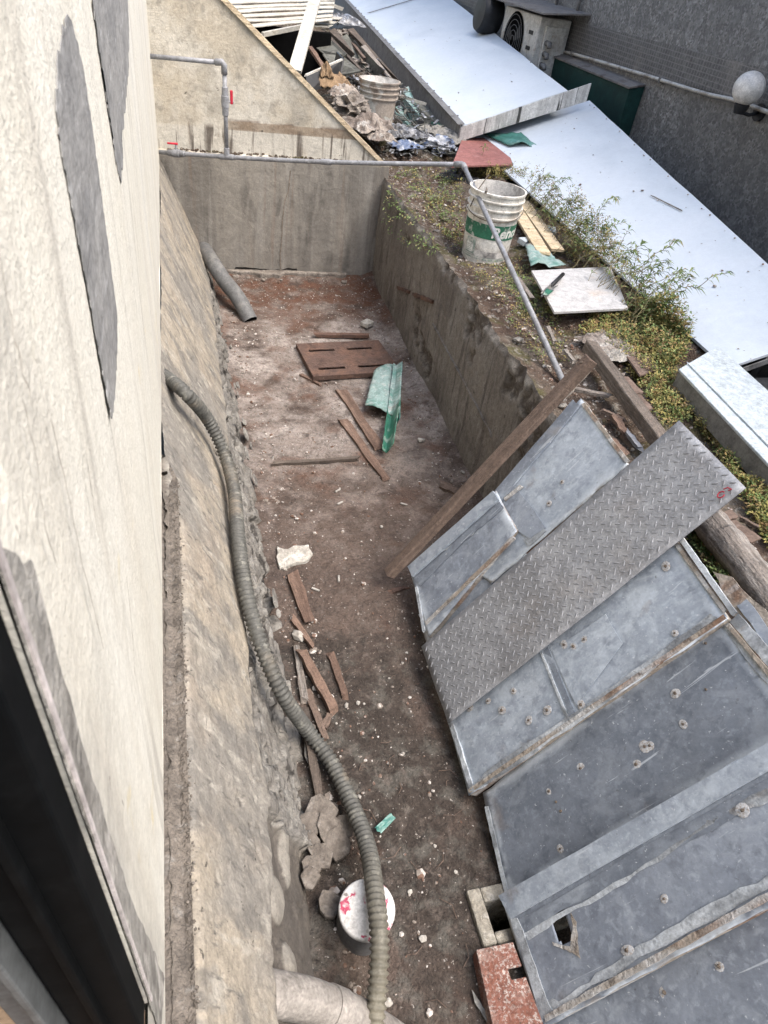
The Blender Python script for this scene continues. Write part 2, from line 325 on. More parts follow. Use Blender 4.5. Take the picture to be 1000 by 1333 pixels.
m['print_green'] = M('green_print', (.035, .15, .09), [((.45, .46, .43), .9, ('n', 20, .57, .63)), ((.02, .08, .05), .6, ('n', 9, .45, .65))], rough=.6, coord='obj')
m['print_white'] = M('white_print', (.66, .66, .62), [((.40, .42, .39), .8, ('n', 40, .52, .64))], rough=.6)
m['print_grey'] = M('faded_green_print', (.25, .31, .27), [((.5, .5, .46), .9, ('n', 45, .5, .6))], rough=.7)
m['board_white'] = M('white_marbled_board', (.43, .42, .41), [((.40, .39, .38), .8, ('n', 7, .44, .6, (1, 2, 1))), ((.30, .29, .28), .6, ('n', 13, .58, .68)),
    ((.42, .33, .25), .6, ('n', 4, .60, .72))], rough=.55, coord='obj')
m['board_red'] = M('faded_red_board', (.27, .115, .10), [((.21, .085, .075), .8, ('n', 8, .45, .62)), ((.36, .21, .19), .6, ('n', 18, .58, .7))], rough=.75, coord='obj')
m['teal'] = M('teal_plastic', (.06, .19, .16), [((.025, .10, .085), .7, ('n', 9, .42, .6)), ((.30, .42, .38), .6, ('n', 14, .54, .66))], rough=.4, coord='obj', spec=.5)
m['teal_dusty'] = M('dusty_teal_plastic', (.22, .30, .28), [((.09, .20, .17), .9, ('n', 9, .47, .6)), ((.38, .42, .40), .8, ('n', 24, .52, .66)), ((.16, .12, .10), .6, ('n', 12, .58, .7))], rough=.6, coord='obj')
m['teal_deep'] = M('deep_green_plastic', (.03, .12, .08), [((.22, .28, .24), .85, ('n', 16, .54, .66))], rough=.4, coord='obj')
m['plaster'] = M('broken_plaster', (.37, .35, .31), [((.26, .24, .21), .8, ('n', 16, .45, .62)), ((.46, .45, .42), .7, ('n', 34, .55, .68))], coord='obj', bump=[(.005, ('n', 50, .3, .7))])
m['clod'] = M('brown_clod', (.125, .108, .092), [((.075, .063, .053), .8, ('n', 16, .45, .62)), ((.20, .18, .16), .7, ('n', 26, .55, .68))], coord='obj', bump=[(.004, ('n', 50, .3, .7))])
m['mudstone'] = M('brown_mortar_lumps', (.20, .175, .15), [((.13, .11, .095), .8, ('n', 16, .45, .62)), ((.28, .255, .23), .7, ('n', 30, .55, .68))], coord='obj', bump=[(.005, ('n', 50, .3, .7))])
m['chip_white'] = M('white_chip', (.32, .30, .27), [((.21, .19, .165), .8, ('n', 30, .45, .65))], coord='obj')
m['chip_mix'] = M('rubble_chip', (.20, .17, .145), [((.42, .39, .36), .9, ('vc', 60, .66, .70)), ((.11, .06, .04), .9, ('inv', ('vc', 70, .30, .34)))], rough=.95)
m['cap_white'] = M('white_cap', (.50, .49, .47), [((.36, .03, .08), .95, ('mul', ('n', 42, .52, .56), ('n', 14, .50, .56))), ((.40, .38, .36), .8, ('n', 60, .60, .66)), ((.12, .10, .09), .8, ('n', 24, .68, .73))], rough=.7, coord='obj')
m['tarp_tan'] = M('crumpled_tan_sheet', (.20, .135, .08), [((.10, .065, .04), .8, ('n', 10, .45, .62)), ((.34, .25, .16), .6, ('n', 18, .55, .68))], rough=.9, coord='obj')
m['sack'] = M('limed_sack', (.26, .225, .195), [((.13, .105, .09), .9, ('n', 7, .46, .58)), ((.42, .40, .37), .8, ('n', 12, .54, .66))], rough=.95, coord='obj', bump=[(.008, ('n', 30, .3, .7))])
m['foil'] = M('torn_plastic_film', (.17, .168, .17), [((.035, .033, .032), .9, ('n', 16, .44, .52)), ((.36, .37, .39), .9, ('n', 24, .57, .64)), ((.18, .21, .27), .4, ('n', 5, .58, .68))], rough=.4, coord='obj', spec=.6)
m['bluebag'] = M('blue_white_bag', (.36, .37, .39), [((.08, .115, .20), .9, ('n', 8, .46, .54)), ((.02, .02, .025), .9, ('n', 6, .58, .64))], rough=.4, coord='obj')
m['cloth'] = M('grey_cloth', (.26, .245, .22), [((.16, .15, .135), .8, ('n', 14, .45, .62)), ((.36, .34, .31), .6, ('n', 25, .55, .68))], rough=.95, coord='obj', bump=[(.004, ('n', 60, .3, .7))])
m['blackbag'] = M('black_bag', (.018, .018, .02), [((.06, .06, .065), .7, ('n', 20, .55, .66))], rough=.4, coord='obj')
m['sheet_white'] = M('ivory_corrugated_sheet', (.37, .355, .315), [((.29, .27, .235), .7, ('n', 4, .46, .64)), ((.32, .28, .22), .6, ('n', 12, .6, .7))], rough=.6)
m['slat'] = M('grey_green_board', (.105, .105, .09), [((.06, .058, .05), .8, ('n', 8, .45, .62)), ((.18, .17, .15), .7, ('n', 16, .55, .68))], rough=.9, coord='obj')
m['leaf'] = M('weed_leaf', (.125, .18, .06), [((.24, .27, .11), .9, ('vc', 22, .5, .9)), ((.06, .095, .03), .8, ('vc', 37, .55, .85)), ((.28, .20, .11), .8, ('vc', 29, .74, .84))], rough=.7, spec=.25)
m['leaf_dry'] = M('sedum_leaf', (.26, .225, .075), [((.40, .34, .14), .9, ('vc', 40, .5, .9)), ((.11, .14, .045), .9, ('vc', 33, .55, .8)), ((.26, .155, .08), .8, ('vc', 51, .68, .82))], rough=.75, spec=.2)
m['stem'] = M('dry_stem', (.19, .165, .09), [((.13, .105, .06), .8, ('n', 40, .45, .62))], rough=.9)
m['tile_red'] = M('broken_clay_board', (.155, .11, .088), [((.10, .07, .055), .8, ('n', 12, .45, .62)), ((.24, .19, .155), .6, ('n', 24, .55, .68))], rough=.9, coord='obj', bump=[(.003, ('n', 40, .3, .7, (.2, 1, 1)))])
m['steel_tool'] = M('muddy_steel', (.20, .195, .18), [((.10, .09, .08), .7, ('n', 30, .45, .62))], rough=.5, metal=.5, coord='obj')
m['pit'] = M('pit_concrete', (.26, .24, .20), [((.14, .125, .10), .8, ('n', 14, .45, .62)), ((.36, .34, .30), .7, ('n', 30, .55, .68))], bump=[(.004, ('n', 50, .3, .7))])
m['red_ink'] = M('red_paint_mark', (.30, .015, .03), rough=.6)
m['wall_far'] = M('grey_render_far', (.16, .155, .15), [((.10, .095, .09), .7, ('n', 2, .42, .62))])
# ------------------------------------------------------------------ mesh helpers
class MB:
    def __init__(s): s.v = []; s.f = []; s.att = {}
    def add(s, vs, fs):
        o = len(s.v); s.v += [Vector(p) for p in vs]; s.f += [tuple(i + o for i in q) for q in fs]; return s
    def hexa(s, p):   # 8 corners: bottom ring, top ring
        return s.add(p, [(3, 2, 1, 0), (4, 5, 6, 7), (0, 1, 5, 4), (1, 2, 6, 5), (2, 3, 7, 6), (3, 0, 4, 7)])
    def box(s, a, b, mt=None):
        x0, y0, z0 = a; x1, y1, z1 = b
        p = [Vector(q) for q in ((x0, y0, z0), (x1, y0, z0), (x1, y1, z0), (x0, y1, z0), (x0, y0, z1), (x1, y0, z1), (x1, y1, z1), (x0, y1, z1))]
        if mt: p = [mt @ q for q in p]
        return s.hexa(p)
    def prism(s, pts, ext):   # polygon outline extruded along vector
        n = len(pts); e = Vector(ext); b = [Vector(p) for p in pts]
        return s.add(b + [p + e for p in b], [tuple(range(n))[::-1], tuple(range(n, 2 * n))] + [(i, (i + 1) % n, (i + 1) % n + n, i + n) for i in range(n)])
    def tube(s, path, rad, seg=14, caps=True, close_r=None):
        path = [Vector(p) for p in path]; n = len(path); o = len(s.v)
        t0 = (path[1] - path[0]).normalized()
        a = Vector((0, 0, 1)) if abs(t0.z) < .9 else Vector((1, 0, 0))
        u = t0.cross(a).normalized()
        for i, p in enumerate(path):
            t = (path[min(i + 1, n - 1)] - path[max(i - 1, 0)]).normalized()
            u = (u - t * u.dot(t)).normalized(); w = t.cross(u)
            r = rad[i] if isinstance(rad, (list, tuple)) else rad
            for k in range(seg):
                an = 2 * math.pi * k / seg
                s.v.append(p + (u * math.cos(an) + w * math.sin(an)) * r)
        for i in range(n - 1):
            for k in range(seg):
                k2 = (k + 1) % seg
                s.f.append((o + i * seg + k, o + i * seg + k2, o + (i + 1) * seg + k2, o + (i + 1) * seg + k))
        if caps:
            s.f.append(tuple(o + k for k in range(seg))[::-1]); s.f.append(tuple(o + (n - 1) * seg + k for k in range(seg)))
        return s
    def lathe(s, prof, c, seg=40, axis=Vector((0, 0, 1))):
        o = len(s.v); c = Vector(c)
        q = Vector((0, 0, 1)).rotation_difference(axis)
        for r, z in prof:
            for k in range(seg):
                an = 2 * math.pi * k / seg
                s.v.append(c + q @ Vector((r * math.cos(an), r * math.sin(an), z)))
        for i in range(len(prof) - 1):
            for k in range(seg):
                k2 = (k + 1) % seg
                s.f.append((o + i * seg + k, o + i * seg + k2, o + (i + 1) * seg + k2, o + (i + 1) * seg + k))
        return s
    def grid(s, fn, nu, nv, skip=None):
        o = len(s.v)
        for i in range(nu + 1):
            for j in range(nv + 1): s.v.append(Vector(fn(i / nu, j / nv)))
        for i in range(nu):
            for j in range(nv):
                if skip and skip((i + .5) / nu, (j + .5) / nv): continue
                a = o + i * (nv + 1) + j
                s.f.append((a, a + nv + 1, a + nv + 2, a + 1))
        return s
    def rock(s, c, sz, seed=0, flat=1.0, rot=None):
        rr = random.Random(seed); c = Vector(c)
        o = [(0, 0, 1), (0, 0, -1)] + [(math.cos(k * 1.2566) * .9, math.sin(k * 1.2566) * .9, .45) for k in range(5)] + [(math.cos(k * 1.2566 + .628) * .9, math.sin(k * 1.2566 + .628) * .9, -.45) for k in range(5)]
        mt = Matrix.Rotation(rr.uniform(0, 6.28), 3, 'Z') @ Matrix.Rotation(rr.uniform(-.5, .5), 3, 'X')
        sx, sy = rr.uniform(.6, 1.2), rr.uniform(.6, 1.2)
        vs = []
        for p in o:
            q = Vector(p) * rr.uniform(.7, 1.15); q = Vector((q.x * sx, q.y * sy, q.z * flat)); vs.append(c + (mt @ q) * sz)
        fs = []
        for k in range(5):
            a, b = 2 + k, 2 + (k + 1) % 5; e, d = 7 + k, 7 + (k + 1) % 5
            fs += [(0, a, b), (a, e, b), (b, e, d), (1, d, e)]
        return s.add(vs, fs)
    def build(s, name, mat, parent=None, smooth=False, bevel=0, solid=0, origin=None, angle=None):
        me = bpy.data.meshes.new(name)
        o = parent_origin(parent) if origin is None else Vector(origin)
        inv = o if isinstance(o, Matrix) else None
        if inv is not None:
            vs = s.v
        else: vs = [v - o for v in s.v]
        me.from_pydata([tuple(v) for v in vs], [], s.f); me.update()
        for k, arr in s.att.items():
            a = me.attributes.new(k, 'FLOAT', 'POINT'); a.data.foreach_set('value', arr)
        me.materials.append(m[mat] if isinstance(mat, str) else mat)
        if smooth: me.polygons.foreach_set('use_smooth', [True] * len(me.polygons))
        if smooth and angle:
            try: me.set_sharp_from_angle(angle=math.radians(angle))
            except Exception: pass
        ob = bpy.data.objects.new(name, me); COL.objects.link(ob)
        if parent: ob.parent = parent
        elif inv is None: ob.location = o
        if solid:
            md = ob.modifiers.new('solid', 'SOLIDIFY'); md.thickness = solid; md.offset = -1
        if bevel:
            md = ob.modifiers.new('bevel', 'BEVEL'); md.width = bevel; md.segments = 2; md.limit_method = 'ANGLE'; md.angle_limit = math.radians(35)
        return ob
ORG = {}
def parent_origin(p):
    if p is None: return Vector((0, 0, 0))
    q = p
    while q.parent: q = q.parent
    return ORG.get(q.name, Vector((0, 0, 0)))
def tag(o, label=None, cat=None, group=None, kind=None):
    if label: o['label'] = label
    if cat: o['category'] = cat
    if group: o['group'] = group
    if kind: o['kind'] = kind
    return o
def thing(name, label, cat, loc=(0, 0, 0), group=None, mat=None):
    o = bpy.data.objects.new(name, None); COL.objects.link(o); o.empty_display_size = .1
    if mat is not None: o.matrix_world = mat; ORG[o.name] = Vector((0, 0, 0))
    else: o.location = loc; ORG[o.name] = Vector(loc)
    return tag(o, label, cat, group)
def lone(name, mb, mat, label, cat, loc, group=None, **k):
    return tag(mb.build(name, mat, None, origin=loc, **k), label, cat, group)
def N3(x, y, z=0): return noise.noise(Vector((x, y, z)))
def fbm(x, y, z=0, o=4):
    a, r, f = 0, 1, 1
    for _ in range(o): a += r * noise.noise(Vector((x * f, y * f, z * f))); r *= .5; f *= 2.03
    return a
def interp(x, tab):
    if x <= tab[0][0]: return tab[0][1]
    for (a, b), (c, d) in zip(tab, tab[1:]):
        if x <= c: return b + (d - b) * (x - a) / (c - a)
    return tab[-1][1]
def sstep(a, b, x):
    t = max(0, min(1, (x - a) / (b - a))); return t * t * (3 - 2 * t)
def spline(pts, n):
    P = [Vector(p) for p in pts]; P = [P[0] * 2 - P[1]] + P + [P[-1] * 2 - P[-2]]; out = []
    segs = len(P) - 3
    for i in range(segs):
        p0, p1, p2, p3 = P[i:i + 4]
        for k in range(n):
            t = k / n
            out.append(.5 * (2 * p1 + (p2 - p0) * t + (2 * p0 - 5 * p1 + 4 * p2 - p3) * t * t + (3 * p1 - p0 - 3 * p2 + p3) * t ** 3))
    out.append(P[-2]); return out
def resample(path, step):
    out = [path[0].copy()]; acc = 0.
    for a, b in zip(path, path[1:]):
        d = (b - a).length; pos = step - acc
        while pos <= d:
            out.append(a.lerp(b, pos / d)); pos += step
        acc = (acc + d) % step if d else acc
    return out
def plank(mb, a, b, w, t, up=(0, 0, 1), jit=.12, seg=7, seed=0, taper=(1, 1), ragged=.02):
    """a sawn or split stick from a to b, slightly uneven, with ragged ends"""
    rr = random.Random(seed); a, b = Vector(a), Vector(b); d = (b - a).normalized()
    side = d.cross(Vector(up)).normalized(); n = side.cross(d)
    o = len(mb.v)
    for i in range(seg + 1):
        f = i / seg; c = a.lerp(b, f); k = taper[0] + (taper[1] - taper[0]) * f
        wx = w * k * (1 + rr.uniform(-jit, jit)); tx = t * (1 + rr.uniform(-jit, jit)); off = side * rr.uniform(-1, 1) * w * jit * .3
        for sx, sy in ((-.5, -.5), (.5, -.5), (.5, .5), (-.5, .5)):
            e = d * (rr.uniform(-ragged, ragged)) if i in (0, seg) else Vector()
            mb.v.append(c + off + side * wx * sx + n * tx * sy + e)
    for i in range(seg):
        for k in range(4):
            k2 = (k + 1) % 4
            mb.f.append((o + i * 4 + k, o + i * 4 + k2, o + i * 4 + 4 + k2, o + i * 4 + 4 + k))
    mb.f.append((o + 3, o + 2, o + 1, o)); q = o + seg * 4; mb.f.append((q, q + 1, q + 2, q + 3))
    return mb
def frame_of(a, b, up=(0, 0, 1)):
    """matrix with x along a-b, z near up, origin a"""
    a, b = Vector(a), Vector(b); x = (b - a).normalized(); y = Vector(up).cross(x).normalized(); z = x.cross(y)
    mt = Matrix((x, y, z)).transposed().to_4x4(); mt.translation = a; return mt, (b - a).length
def stick(name, mat, label, cat, a, b, w, t, group=None, seed=0, **k):
    """one stick as its own object, local x along its length"""
    mt, L = frame_of(a, b); mb = MB(); plank(mb, (0, 0, 0), (L, 0, 0), w, t, seed=seed, **k)
    o = mb.build(name, mat, None); o.matrix_world = mt
    return tag(o, label, cat, group)
def ico(sub=3):
    import bmesh
    bm = bmesh.new(); bmesh.ops.create_icosphere(bm, subdivisions=sub, radius=1)
    v = [x.co.copy() for x in bm.verts]; f = [tuple(y.index for y in x.verts) for x in bm.faces]; bm.free(); return v, f
ICO = ico(4)
def crumple(c, sz, seed, rough=.5, fq=2.2, rotz=0.):
    """a crumpled lump: sharp folds, flattened underside"""
    mb = MB(); v, f = ICO; out = []; c = Vector(c); rz = Matrix.Rotation(rotz, 3, 'Z')
    for p in v:
        q = p * fq + Vector((seed * 7.1, seed * 3.3, seed))
        r = 1 + rough * (1 - 2 * abs(noise.noise(q)) * 1.6) - rough * .4 + rough * .35 * (1 - 2 * abs(noise.noise(q * 2.3)))+ rough * .2 * noise.noise(q * 5)
        w = p * r
        if w.z < -.35: w.z = -.35 + (w.z + .35) * .15
        out.append(c + rz @ Vector((w.x * sz[0], w.y * sz[1], w.z * sz[2])))
    return mb.add(out, f)
def rag(c, sz, seed, rotz=0.):
    rz = Matrix.Rotation(rotz, 3, 'Z')
    def f(u, v):
        x, y = (u - .5) * 2, (v - .5) * 2; e = max(abs(x), abs(y))
        k = 1 - .25 * abs(N3(math.atan2(y, x) * 1.3, seed)) * e
        h = .5 + .9 * (1 - 2 * abs(N3(x * 1.5 + seed, y * 1.5, 1))) + .5 * (1 - 2 * abs(N3(x * 3.3 + seed, y * 3.1, 4))) + .2 * N3(x * 8, y * 8, seed)
        return Vector(c) + rz @ Vector((x * sz[0] * 1.25 * k, y * sz[1] * 1.25 * k, sz[2] * .7 * h * (1 - .7 * e * e) - sz[2] * .2))
    return MB().grid(f, 34, 34)
def irregular(pts, n=3, amp=.006, seed=0):
    """break the edges of a polygon outline into small uneven steps"""
    rr = random.Random(seed); out = []
    for i, p in enumerate(pts):
        q = Vector(pts[(i + 1) % len(pts)]); p = Vector(p)
        for k in range(n):
            e = p.lerp(q, k / n)
            if k: e = e + Vector((rr.uniform(-amp, amp), rr.uniform(-amp, amp), 0))
            out.append(e)
    return out
# ================================================================== SETTING
FX = -.098                      # face of the house wall
YB = 4.84                       # face of the back wall
FB = .757                       # foot of the painted wall
def wallx(y): return 1.245 + (y / 4.84) * .115       # face of the retaining wall
mb = MB(); mb.add([(-60, -60, -.8), (60, -60, -.8), (60, 80, -.8), (-60, 80, -.8)], [(0, 1, 2, 3)])
tag(mb.build('ground', 'ground'), 'bare grey ground around the buildings', kind='structure')
# alley floor, with a square hole for the drain pit
PIT = (.655, .470, .93, .592)
def floor_z(x, y):
    h = .010 * fbm(x * 3, y * 3, 1) + .006 * fbm(x * 14, y * 14, 5)
    e = max(0, .34 - x); h += e * .35 * (0.5 + .5 * N3(x * 5, y * 5, 3))      # rubble banked against both sides
    e = max(0, x - wallx(y) + .09); h += e * .35
    e = max(0, y - 4.62); h += e * .18
    return h
NX, NY = 84, 340
X0, X1, Y0, Y1 = .12, 1.40, -.5, 4.96
def ff(u, v):
    x = X0 + (X1 - X0) * u; y = Y0 + (Y1 - Y0) * v
    return (x, y, floor_z(x, y))
def fskip(u, v):
    x = X0 + (X1 - X0) * u; y = Y0 + (Y1 - Y0) * v
    return PIT[0] < x < PIT[2] and PIT[1] < y < PIT[3]
mb = MB().grid(ff, NX, NY, fskip)
tag(mb.build('alley_floor', 'floor', smooth=True), 'dirt covered concrete floor of the sunken alley', kind='structure')
# soil bank behind the retaining wall
def bite(y): return .032 * sstep(.25, .0, abs(y - 2.55)) * (.5 + .5 * N3(y * 9, 2)) + .02 * sstep(.15, 0, abs(y - 1.95)) + .008 * max(0, N3(y * 5, 7))
def bank_z(x, y):
    h = .715 + .020 * fbm(x * 2.5, y * 2.5, 9) + .018 * fbm(x * 11, y * 11, 4)
    h -= .05 * math.exp(-(((x - 1.66) / .25) ** 2 + ((y - 3.62) / .3) ** 2))
    h += max(0, y - 4.9) * .035 + .13 * math.exp(-((x - 1.40) / .42) ** 2) * sstep(4.95, 5.6, y) * (1 + .25 * max(0, y - 5.6)) - .16 * sstep(1.75, 2.05, x) * sstep(5.3, 5.9, y)
    h += .03 * math.exp(-((x - 1.95) / .15) ** 2) + .065 * math.exp(-((x - 2.23) / .09) ** 2) * sstep(1.9, 2.3, y) * sstep(6.0, 5.4, y)
    e = max(0, wallx(y) + .10 - x); h -= e * .10; h -= bite(y) * sstep(.25, .05, x - wallx(y))
    if x > 2.3: h -= (x - 2.3) * .8
    return h
def bf(u, v):
    y = -.8 + 13.2 * v ** 1.35; x0 = wallx(min(y, 4.9)) + .045; x = x0 + (2.75 - x0) * u
    return (x, y, bank_z(x, y))
tag(MB().grid(bf, 62, 420).build('soil_bank', 'soil', smooth=True), 'brown soil bank behind the retaining wall', kind='structure')
def bf2(u, v):
    x = -.1 + 1.52 * u; y = 5.0 + 7.4 * v
    return (x, y, .62 + .05 * fbm(x * 3, y * 3, 2) + sstep(.8, 1.4, x) * (bank_z(1.42, y) - .62))
tag(MB().grid(bf2, 40, 140).build('yard_ground', 'soil', smooth=True), 'dark littered ground behind the back wall', kind='structure')
# ---- house with painted wall, window and repairs
house = thing('house', 'cream painted house wall with cement patches and black window, close at the left', 'house', (FX, 0, 0))
ZT = 3.5
mb = MB()
WY0, WY1, WZ0, WZ1 = -1.25, .262, 1.0, 2.5
def fac(y0, y1, z0, z1, st=.03):
    ny = max(2, int((y1 - y0) / st)); nz = max(2, int((z1 - z0) / st))
    mb.grid(lambda u, v: (FX + .004 * fbm((y0 + (y1 - y0) * u) * 2.2, (z0 + (z1 - z0) * v) * 1.4, 3, 3), y0 + (y1 - y0) * u, z0 + (z1 - z0) * v), ny, nz)
fac(WY1, YB, FB, ZT, .05); fac(WY0, WY1, FB, WZ0); fac(WY0, WY1, WZ1, ZT, .1); fac(-6, WY0, FB, ZT, .1)
# underside, reveals, far end
mb.add([(FX, -6, FB), (FX, YB, FB), (FX - .3, YB, FB), (FX - .3, -6, FB)], [(0, 1, 2, 3)])
mb.add([(FX, WY1, WZ0), (FX - .22, WY1, WZ0), (FX - .22, WY1, WZ1), (FX, WY1, WZ1)], [(0, 1, 2, 3)])
mb.add([(FX, WY0, WZ0), (FX - .22, WY0, WZ0), (FX - .22, WY0, WZ1), (FX, WY0, WZ1)], [(3, 2, 1, 0)])
mb.add([(FX, WY0, WZ1), (FX - .22, WY0, WZ1), (FX - .22, WY1, WZ1), (FX, WY1, WZ1)], [(0, 1, 2, 3)])
mb.add([(FX, YB, FB), (FX, YB + 8, FB), (FX, YB + 8, ZT), (FX, YB, ZT)], [(0, 1, 2, 3)])
mb.add([(FX, -6, ZT), (FX, YB + 8, ZT), (FX - 4, YB + 8, ZT), (FX - 4, -6, ZT)], [(0, 1, 2, 3)])
mb.build('wall', 'cream', house, smooth=True, angle=40)
def facade_poly(name, pts, mat, th=.002, n=4, amp=.008, seed=1):
    P = irregular([Vector((y, z, 0)) for y, z in pts], n, amp, seed)
    q = MB(); q.prism([Vector((FX + .002, p.x, p.y)) for p in P], (th, 0, 0)); return q.build(name, mat, house)
def facade_px(px, **k):
    q = [fx(a, b, FX) for a, b in px]; facade_poly('cement_patch', [(p.y, p.z) for p in q], 'cement', **k)
facade_px([(84, 18), (76, 45), (70, 85), (69, 130), (72, 175), (80, 220), (90, 270), (102, 330), (115, 400), (128, 470), (138, 525), (143, 545), (147, 510), (150, 460), (150, 410), (142, 350), (134, 290), (126, 230), (117, 165), (107, 100), (98, 55)], th=.0010, n=6, amp=.005, seed=3)
facade_px([(112, -60), (118, 0), (124, 40), (131, 90), (138, 135), (145, 180), (150, 215), (156, 238), (158, 205), (157, 180), (162, 140), (166, 90), (167, 40), (165, 0), (160, -60)], th=.0010, n=7, amp=.010, seed=5)
m['crack'] = M('crack_dirt', (.15, .125, .10), [((.24, .205, .17), .7, ('n', 40, .45, .6))])
def facade_crack(px, w, seed):
    pts = spline([fx(a, b, FX + .0065) for a, b in px], 8); k = len(pts) - 1; q = MB()
    q.grid(lambda u, v: pts[round(u * k)] + Vector((0, (v - .5) * w * (.5 + 1.0 * abs(N3(u * 17, seed))) + .006 * N3(u * 9, seed + 2), 0)), k, 1); q.build('crack', 'crack', house)
facade_crack([(66, 545), (84, 620), (100, 700), (118, 775), (135, 845)], .0024, 1)
facade_crack([(30, 520), (48, 600), (58, 680), (75, 740)], .002, 2)
facade_crack([(112, 590), (121, 650), (128, 700)], .0024, 3)
facade_crack([(165, 750), (172, 820), (176, 880)], .005, 4)
facade_crack([(-5, 300), (8, 380), (22, 450), (40, 520)], .002, 5)
facade_crack([(172, 250), (180, 330), (186, 420), (190, 500)], .006, 6)
facade_poly('mortar_strip', [(.262, 1.76), (.262, 1.02), (.262, .86), (.34, .80), (.325, 1.0), (.300, 1.25), (.300, 1.5), (.31, 1.70)], 'mortar_grey', .0012, 8, .004, 8)
facade_poly('paint_strip', [(.2625, 2.0), (.2625, 1.0), (.267, 1.0), (.266, 1.4), (.268, 2.0)], 'pinkstrip', .003, 3, .001, 9)
win = MB().box((FX - .062, .225, WZ0 + .02), (FX - .002, .2605, WZ1)).build('window_frame', 'frame_black', house, bevel=.003)
MB().box((FX - .0755, .232, WZ0 + .03), (FX - .0625, .2595, WZ1)).build('glazing_track', 'frame_black', win, bevel=.002)
MB().box((FX - .036, .214, WZ0 + .03), (FX - .028, .226, WZ1)).build('track_rib', 'frame_black', win, bevel=.002)
MB().box((FX - .074, .206, WZ0 + .03), (FX - .066, .233, WZ1)).build('track_rib', 'frame_grey', win, bevel=.002)
MB().box((FX - .106, .228, WZ0 + .03), (FX - .0765, .2598, WZ1)).build('inner_channel', 'frame_grey', win, bevel=.002)
MB().box((FX - .22, .234, WZ0 + .03), (FX - .107, .2596, WZ1)).build('inner_lining', 'lining', win)
MB().box((FX - .24, WY0, WZ0 - .01), (FX - .004, .2595, WZ0 + .028)).build('window_sill', 'sillwood', house, bevel=.004)
MB().lathe([(0, .004), (.004, .003), (.0045, 0)], (FX - .085, .2315, WZ0 + .115), 10, Vector((0, -1, 0))).build('screw', 'bolt', win)
MB().box((FX - .245, WY0, .7), (FX - .221, 3, ZT - .05)).build('inner_wall', 'wall_far', house)
# ---- battered foundation under the painted wall
PT, PB = Vector((-.07, 0, .752)), Vector((.285, 0, -.03))
SD = (PB - PT); SN = Vector((.78, 0, .355)).normalized()
EDGE = [(.2, .40), (.3, .42), (.4, .45), (.58, .48), (.87, .52), (1.2, .49), (1.66, .53), (2.2, .60), (3, .68), (4, .74), (4.9, .8)]
FNY, FNT = 860, 130
FY0, FY1 = -.6, YB
spall, damp, stone, ledge, crk = [], [], [], [], []
STN = [(.60, .60, .055, .07), (.47, .66, .05, .06), (.355, .74, .045, .07), (.74, .72, .09, .035)]
def slope_pt(u, v):
    y = FY0 + (FY1 - FY0) * u; t = v
    p = PT + SD * t + Vector((0, y, 0)); d = .007 * fbm(y * 1.6, t * 2.2, 6) + .003 * fbm(y * 16, t * 14, 2) + .0015 * N3(y * 60, t * 50, 3)
    p.x += interp(y, [(2, 0), (4.84, -.06)]) * t - .026 * (1 - t) * sstep(1.35, 1.9, y)
    # long shallow ridges left by the boards
    d += .0012 * math.sin((y * 1.0 + t * .9) * 26 + 2 * N3(y * 2, t * 3)) * sstep(.1, .3, t)
    e = interp(y, EDGE) + .045 * N3(y * 3.1, 4.2) + .02 * N3(y * 13, 1.2)
    s = sstep(e, e + .035, t)
    if y > .78:
        # spalled skin: plates that have come away in steps
        k = noise.cell(Vector((y * 6.5 + .6 * N3(y * 5, t * 6), t * 9 + .9 * N3(y * 4, t * 5, 3), 1)))
        k2 = noise.cell(Vector((y * 15 + N3(y * 9, t * 8), t * 20 + N3(y * 8, t * 9, 5), 7)))
        d += s * (-.016 + .013 * k + .007 * k2 + .008 * fbm(y * 9, t * 9, 8))
        d -= .022 * s * sstep(.16, .02, abs(N3(y * 2.3 + 3, t * 5.5 + .8 * N3(y * 6, 3)) )) * sstep(0, .1, N3(y * 4, t * 4, 9) + .1)
        dm = 0; stn = 0
    else:
        q = sstep(.92, .70, y); d += s * (-.050 * q + .006 * fbm(y * 7, t * 6, 2) + .010 * (1 - q) * fbm(y * 20, t * 16))
        dm = s * q; stn = 0
        for sy, st, ay, at_ in STN:
            g = 1 - ((y - sy) / ay * .9) ** 2 - ((t - st) / at_) ** 2
            if g > 0: d += .022 * math.sqrt(g) * dm; stn = max(stn, min(1, g * 2.5) * dm)
    # cracks: open joints where the skin lets go, longest near the foot
    g = abs(N3(y * 2.1 + .5 * N3(y * 7, t * 8, 2), t * 4.2 + .45 * N3(y * 8, t * 9, 5), 11))
    ck_ = sstep(.016, .004, g) * sstep(.05, .25, N3(y * 1.7, t * 3, 13) + .55 * s) * sstep(.18, .3, t)
    if y < .6: ck_ *= .3
    d -= .012 * ck_; crk.append(ck_)
    # small pits
    pt = N3(y * 34, t * 26, 21); d -= .006 * sstep(.52, .64, pt)
    # mortar ledge along the top
    lw = interp(y, [(.2, .055), (1.3, .06), (1.55, .02), (1.9, 0)]) + .012 * N3(y * 22, 2)
    lg = sstep(lw + .02, lw - .01, t) if lw > .012 else 0
    d -= lg * (.022 - .008 * fbm(y * 30, t * 40)); d = max(d, -.06)
    p = p + SN * d
    if lg > .2: p.x = min(p.x, -.03)
    # hole where the dark pipe leaves
    spall.append(s if y > .78 else s * (1 - dm)); damp.append(dm); stone.append(stn); ledge.append(lg)
    return p
mb = MB().grid(slope_pt, FNY, FNT)
mb.att = {'spall': spall, 'damp': damp, 'stone': stone, 'ledge': ledge, 'crack': crk}
found = thing('foundation_wall', 'sloping weathered concrete foundation wall below the cream wall, left of the alley', 'foundation', (.1, 2, 0))
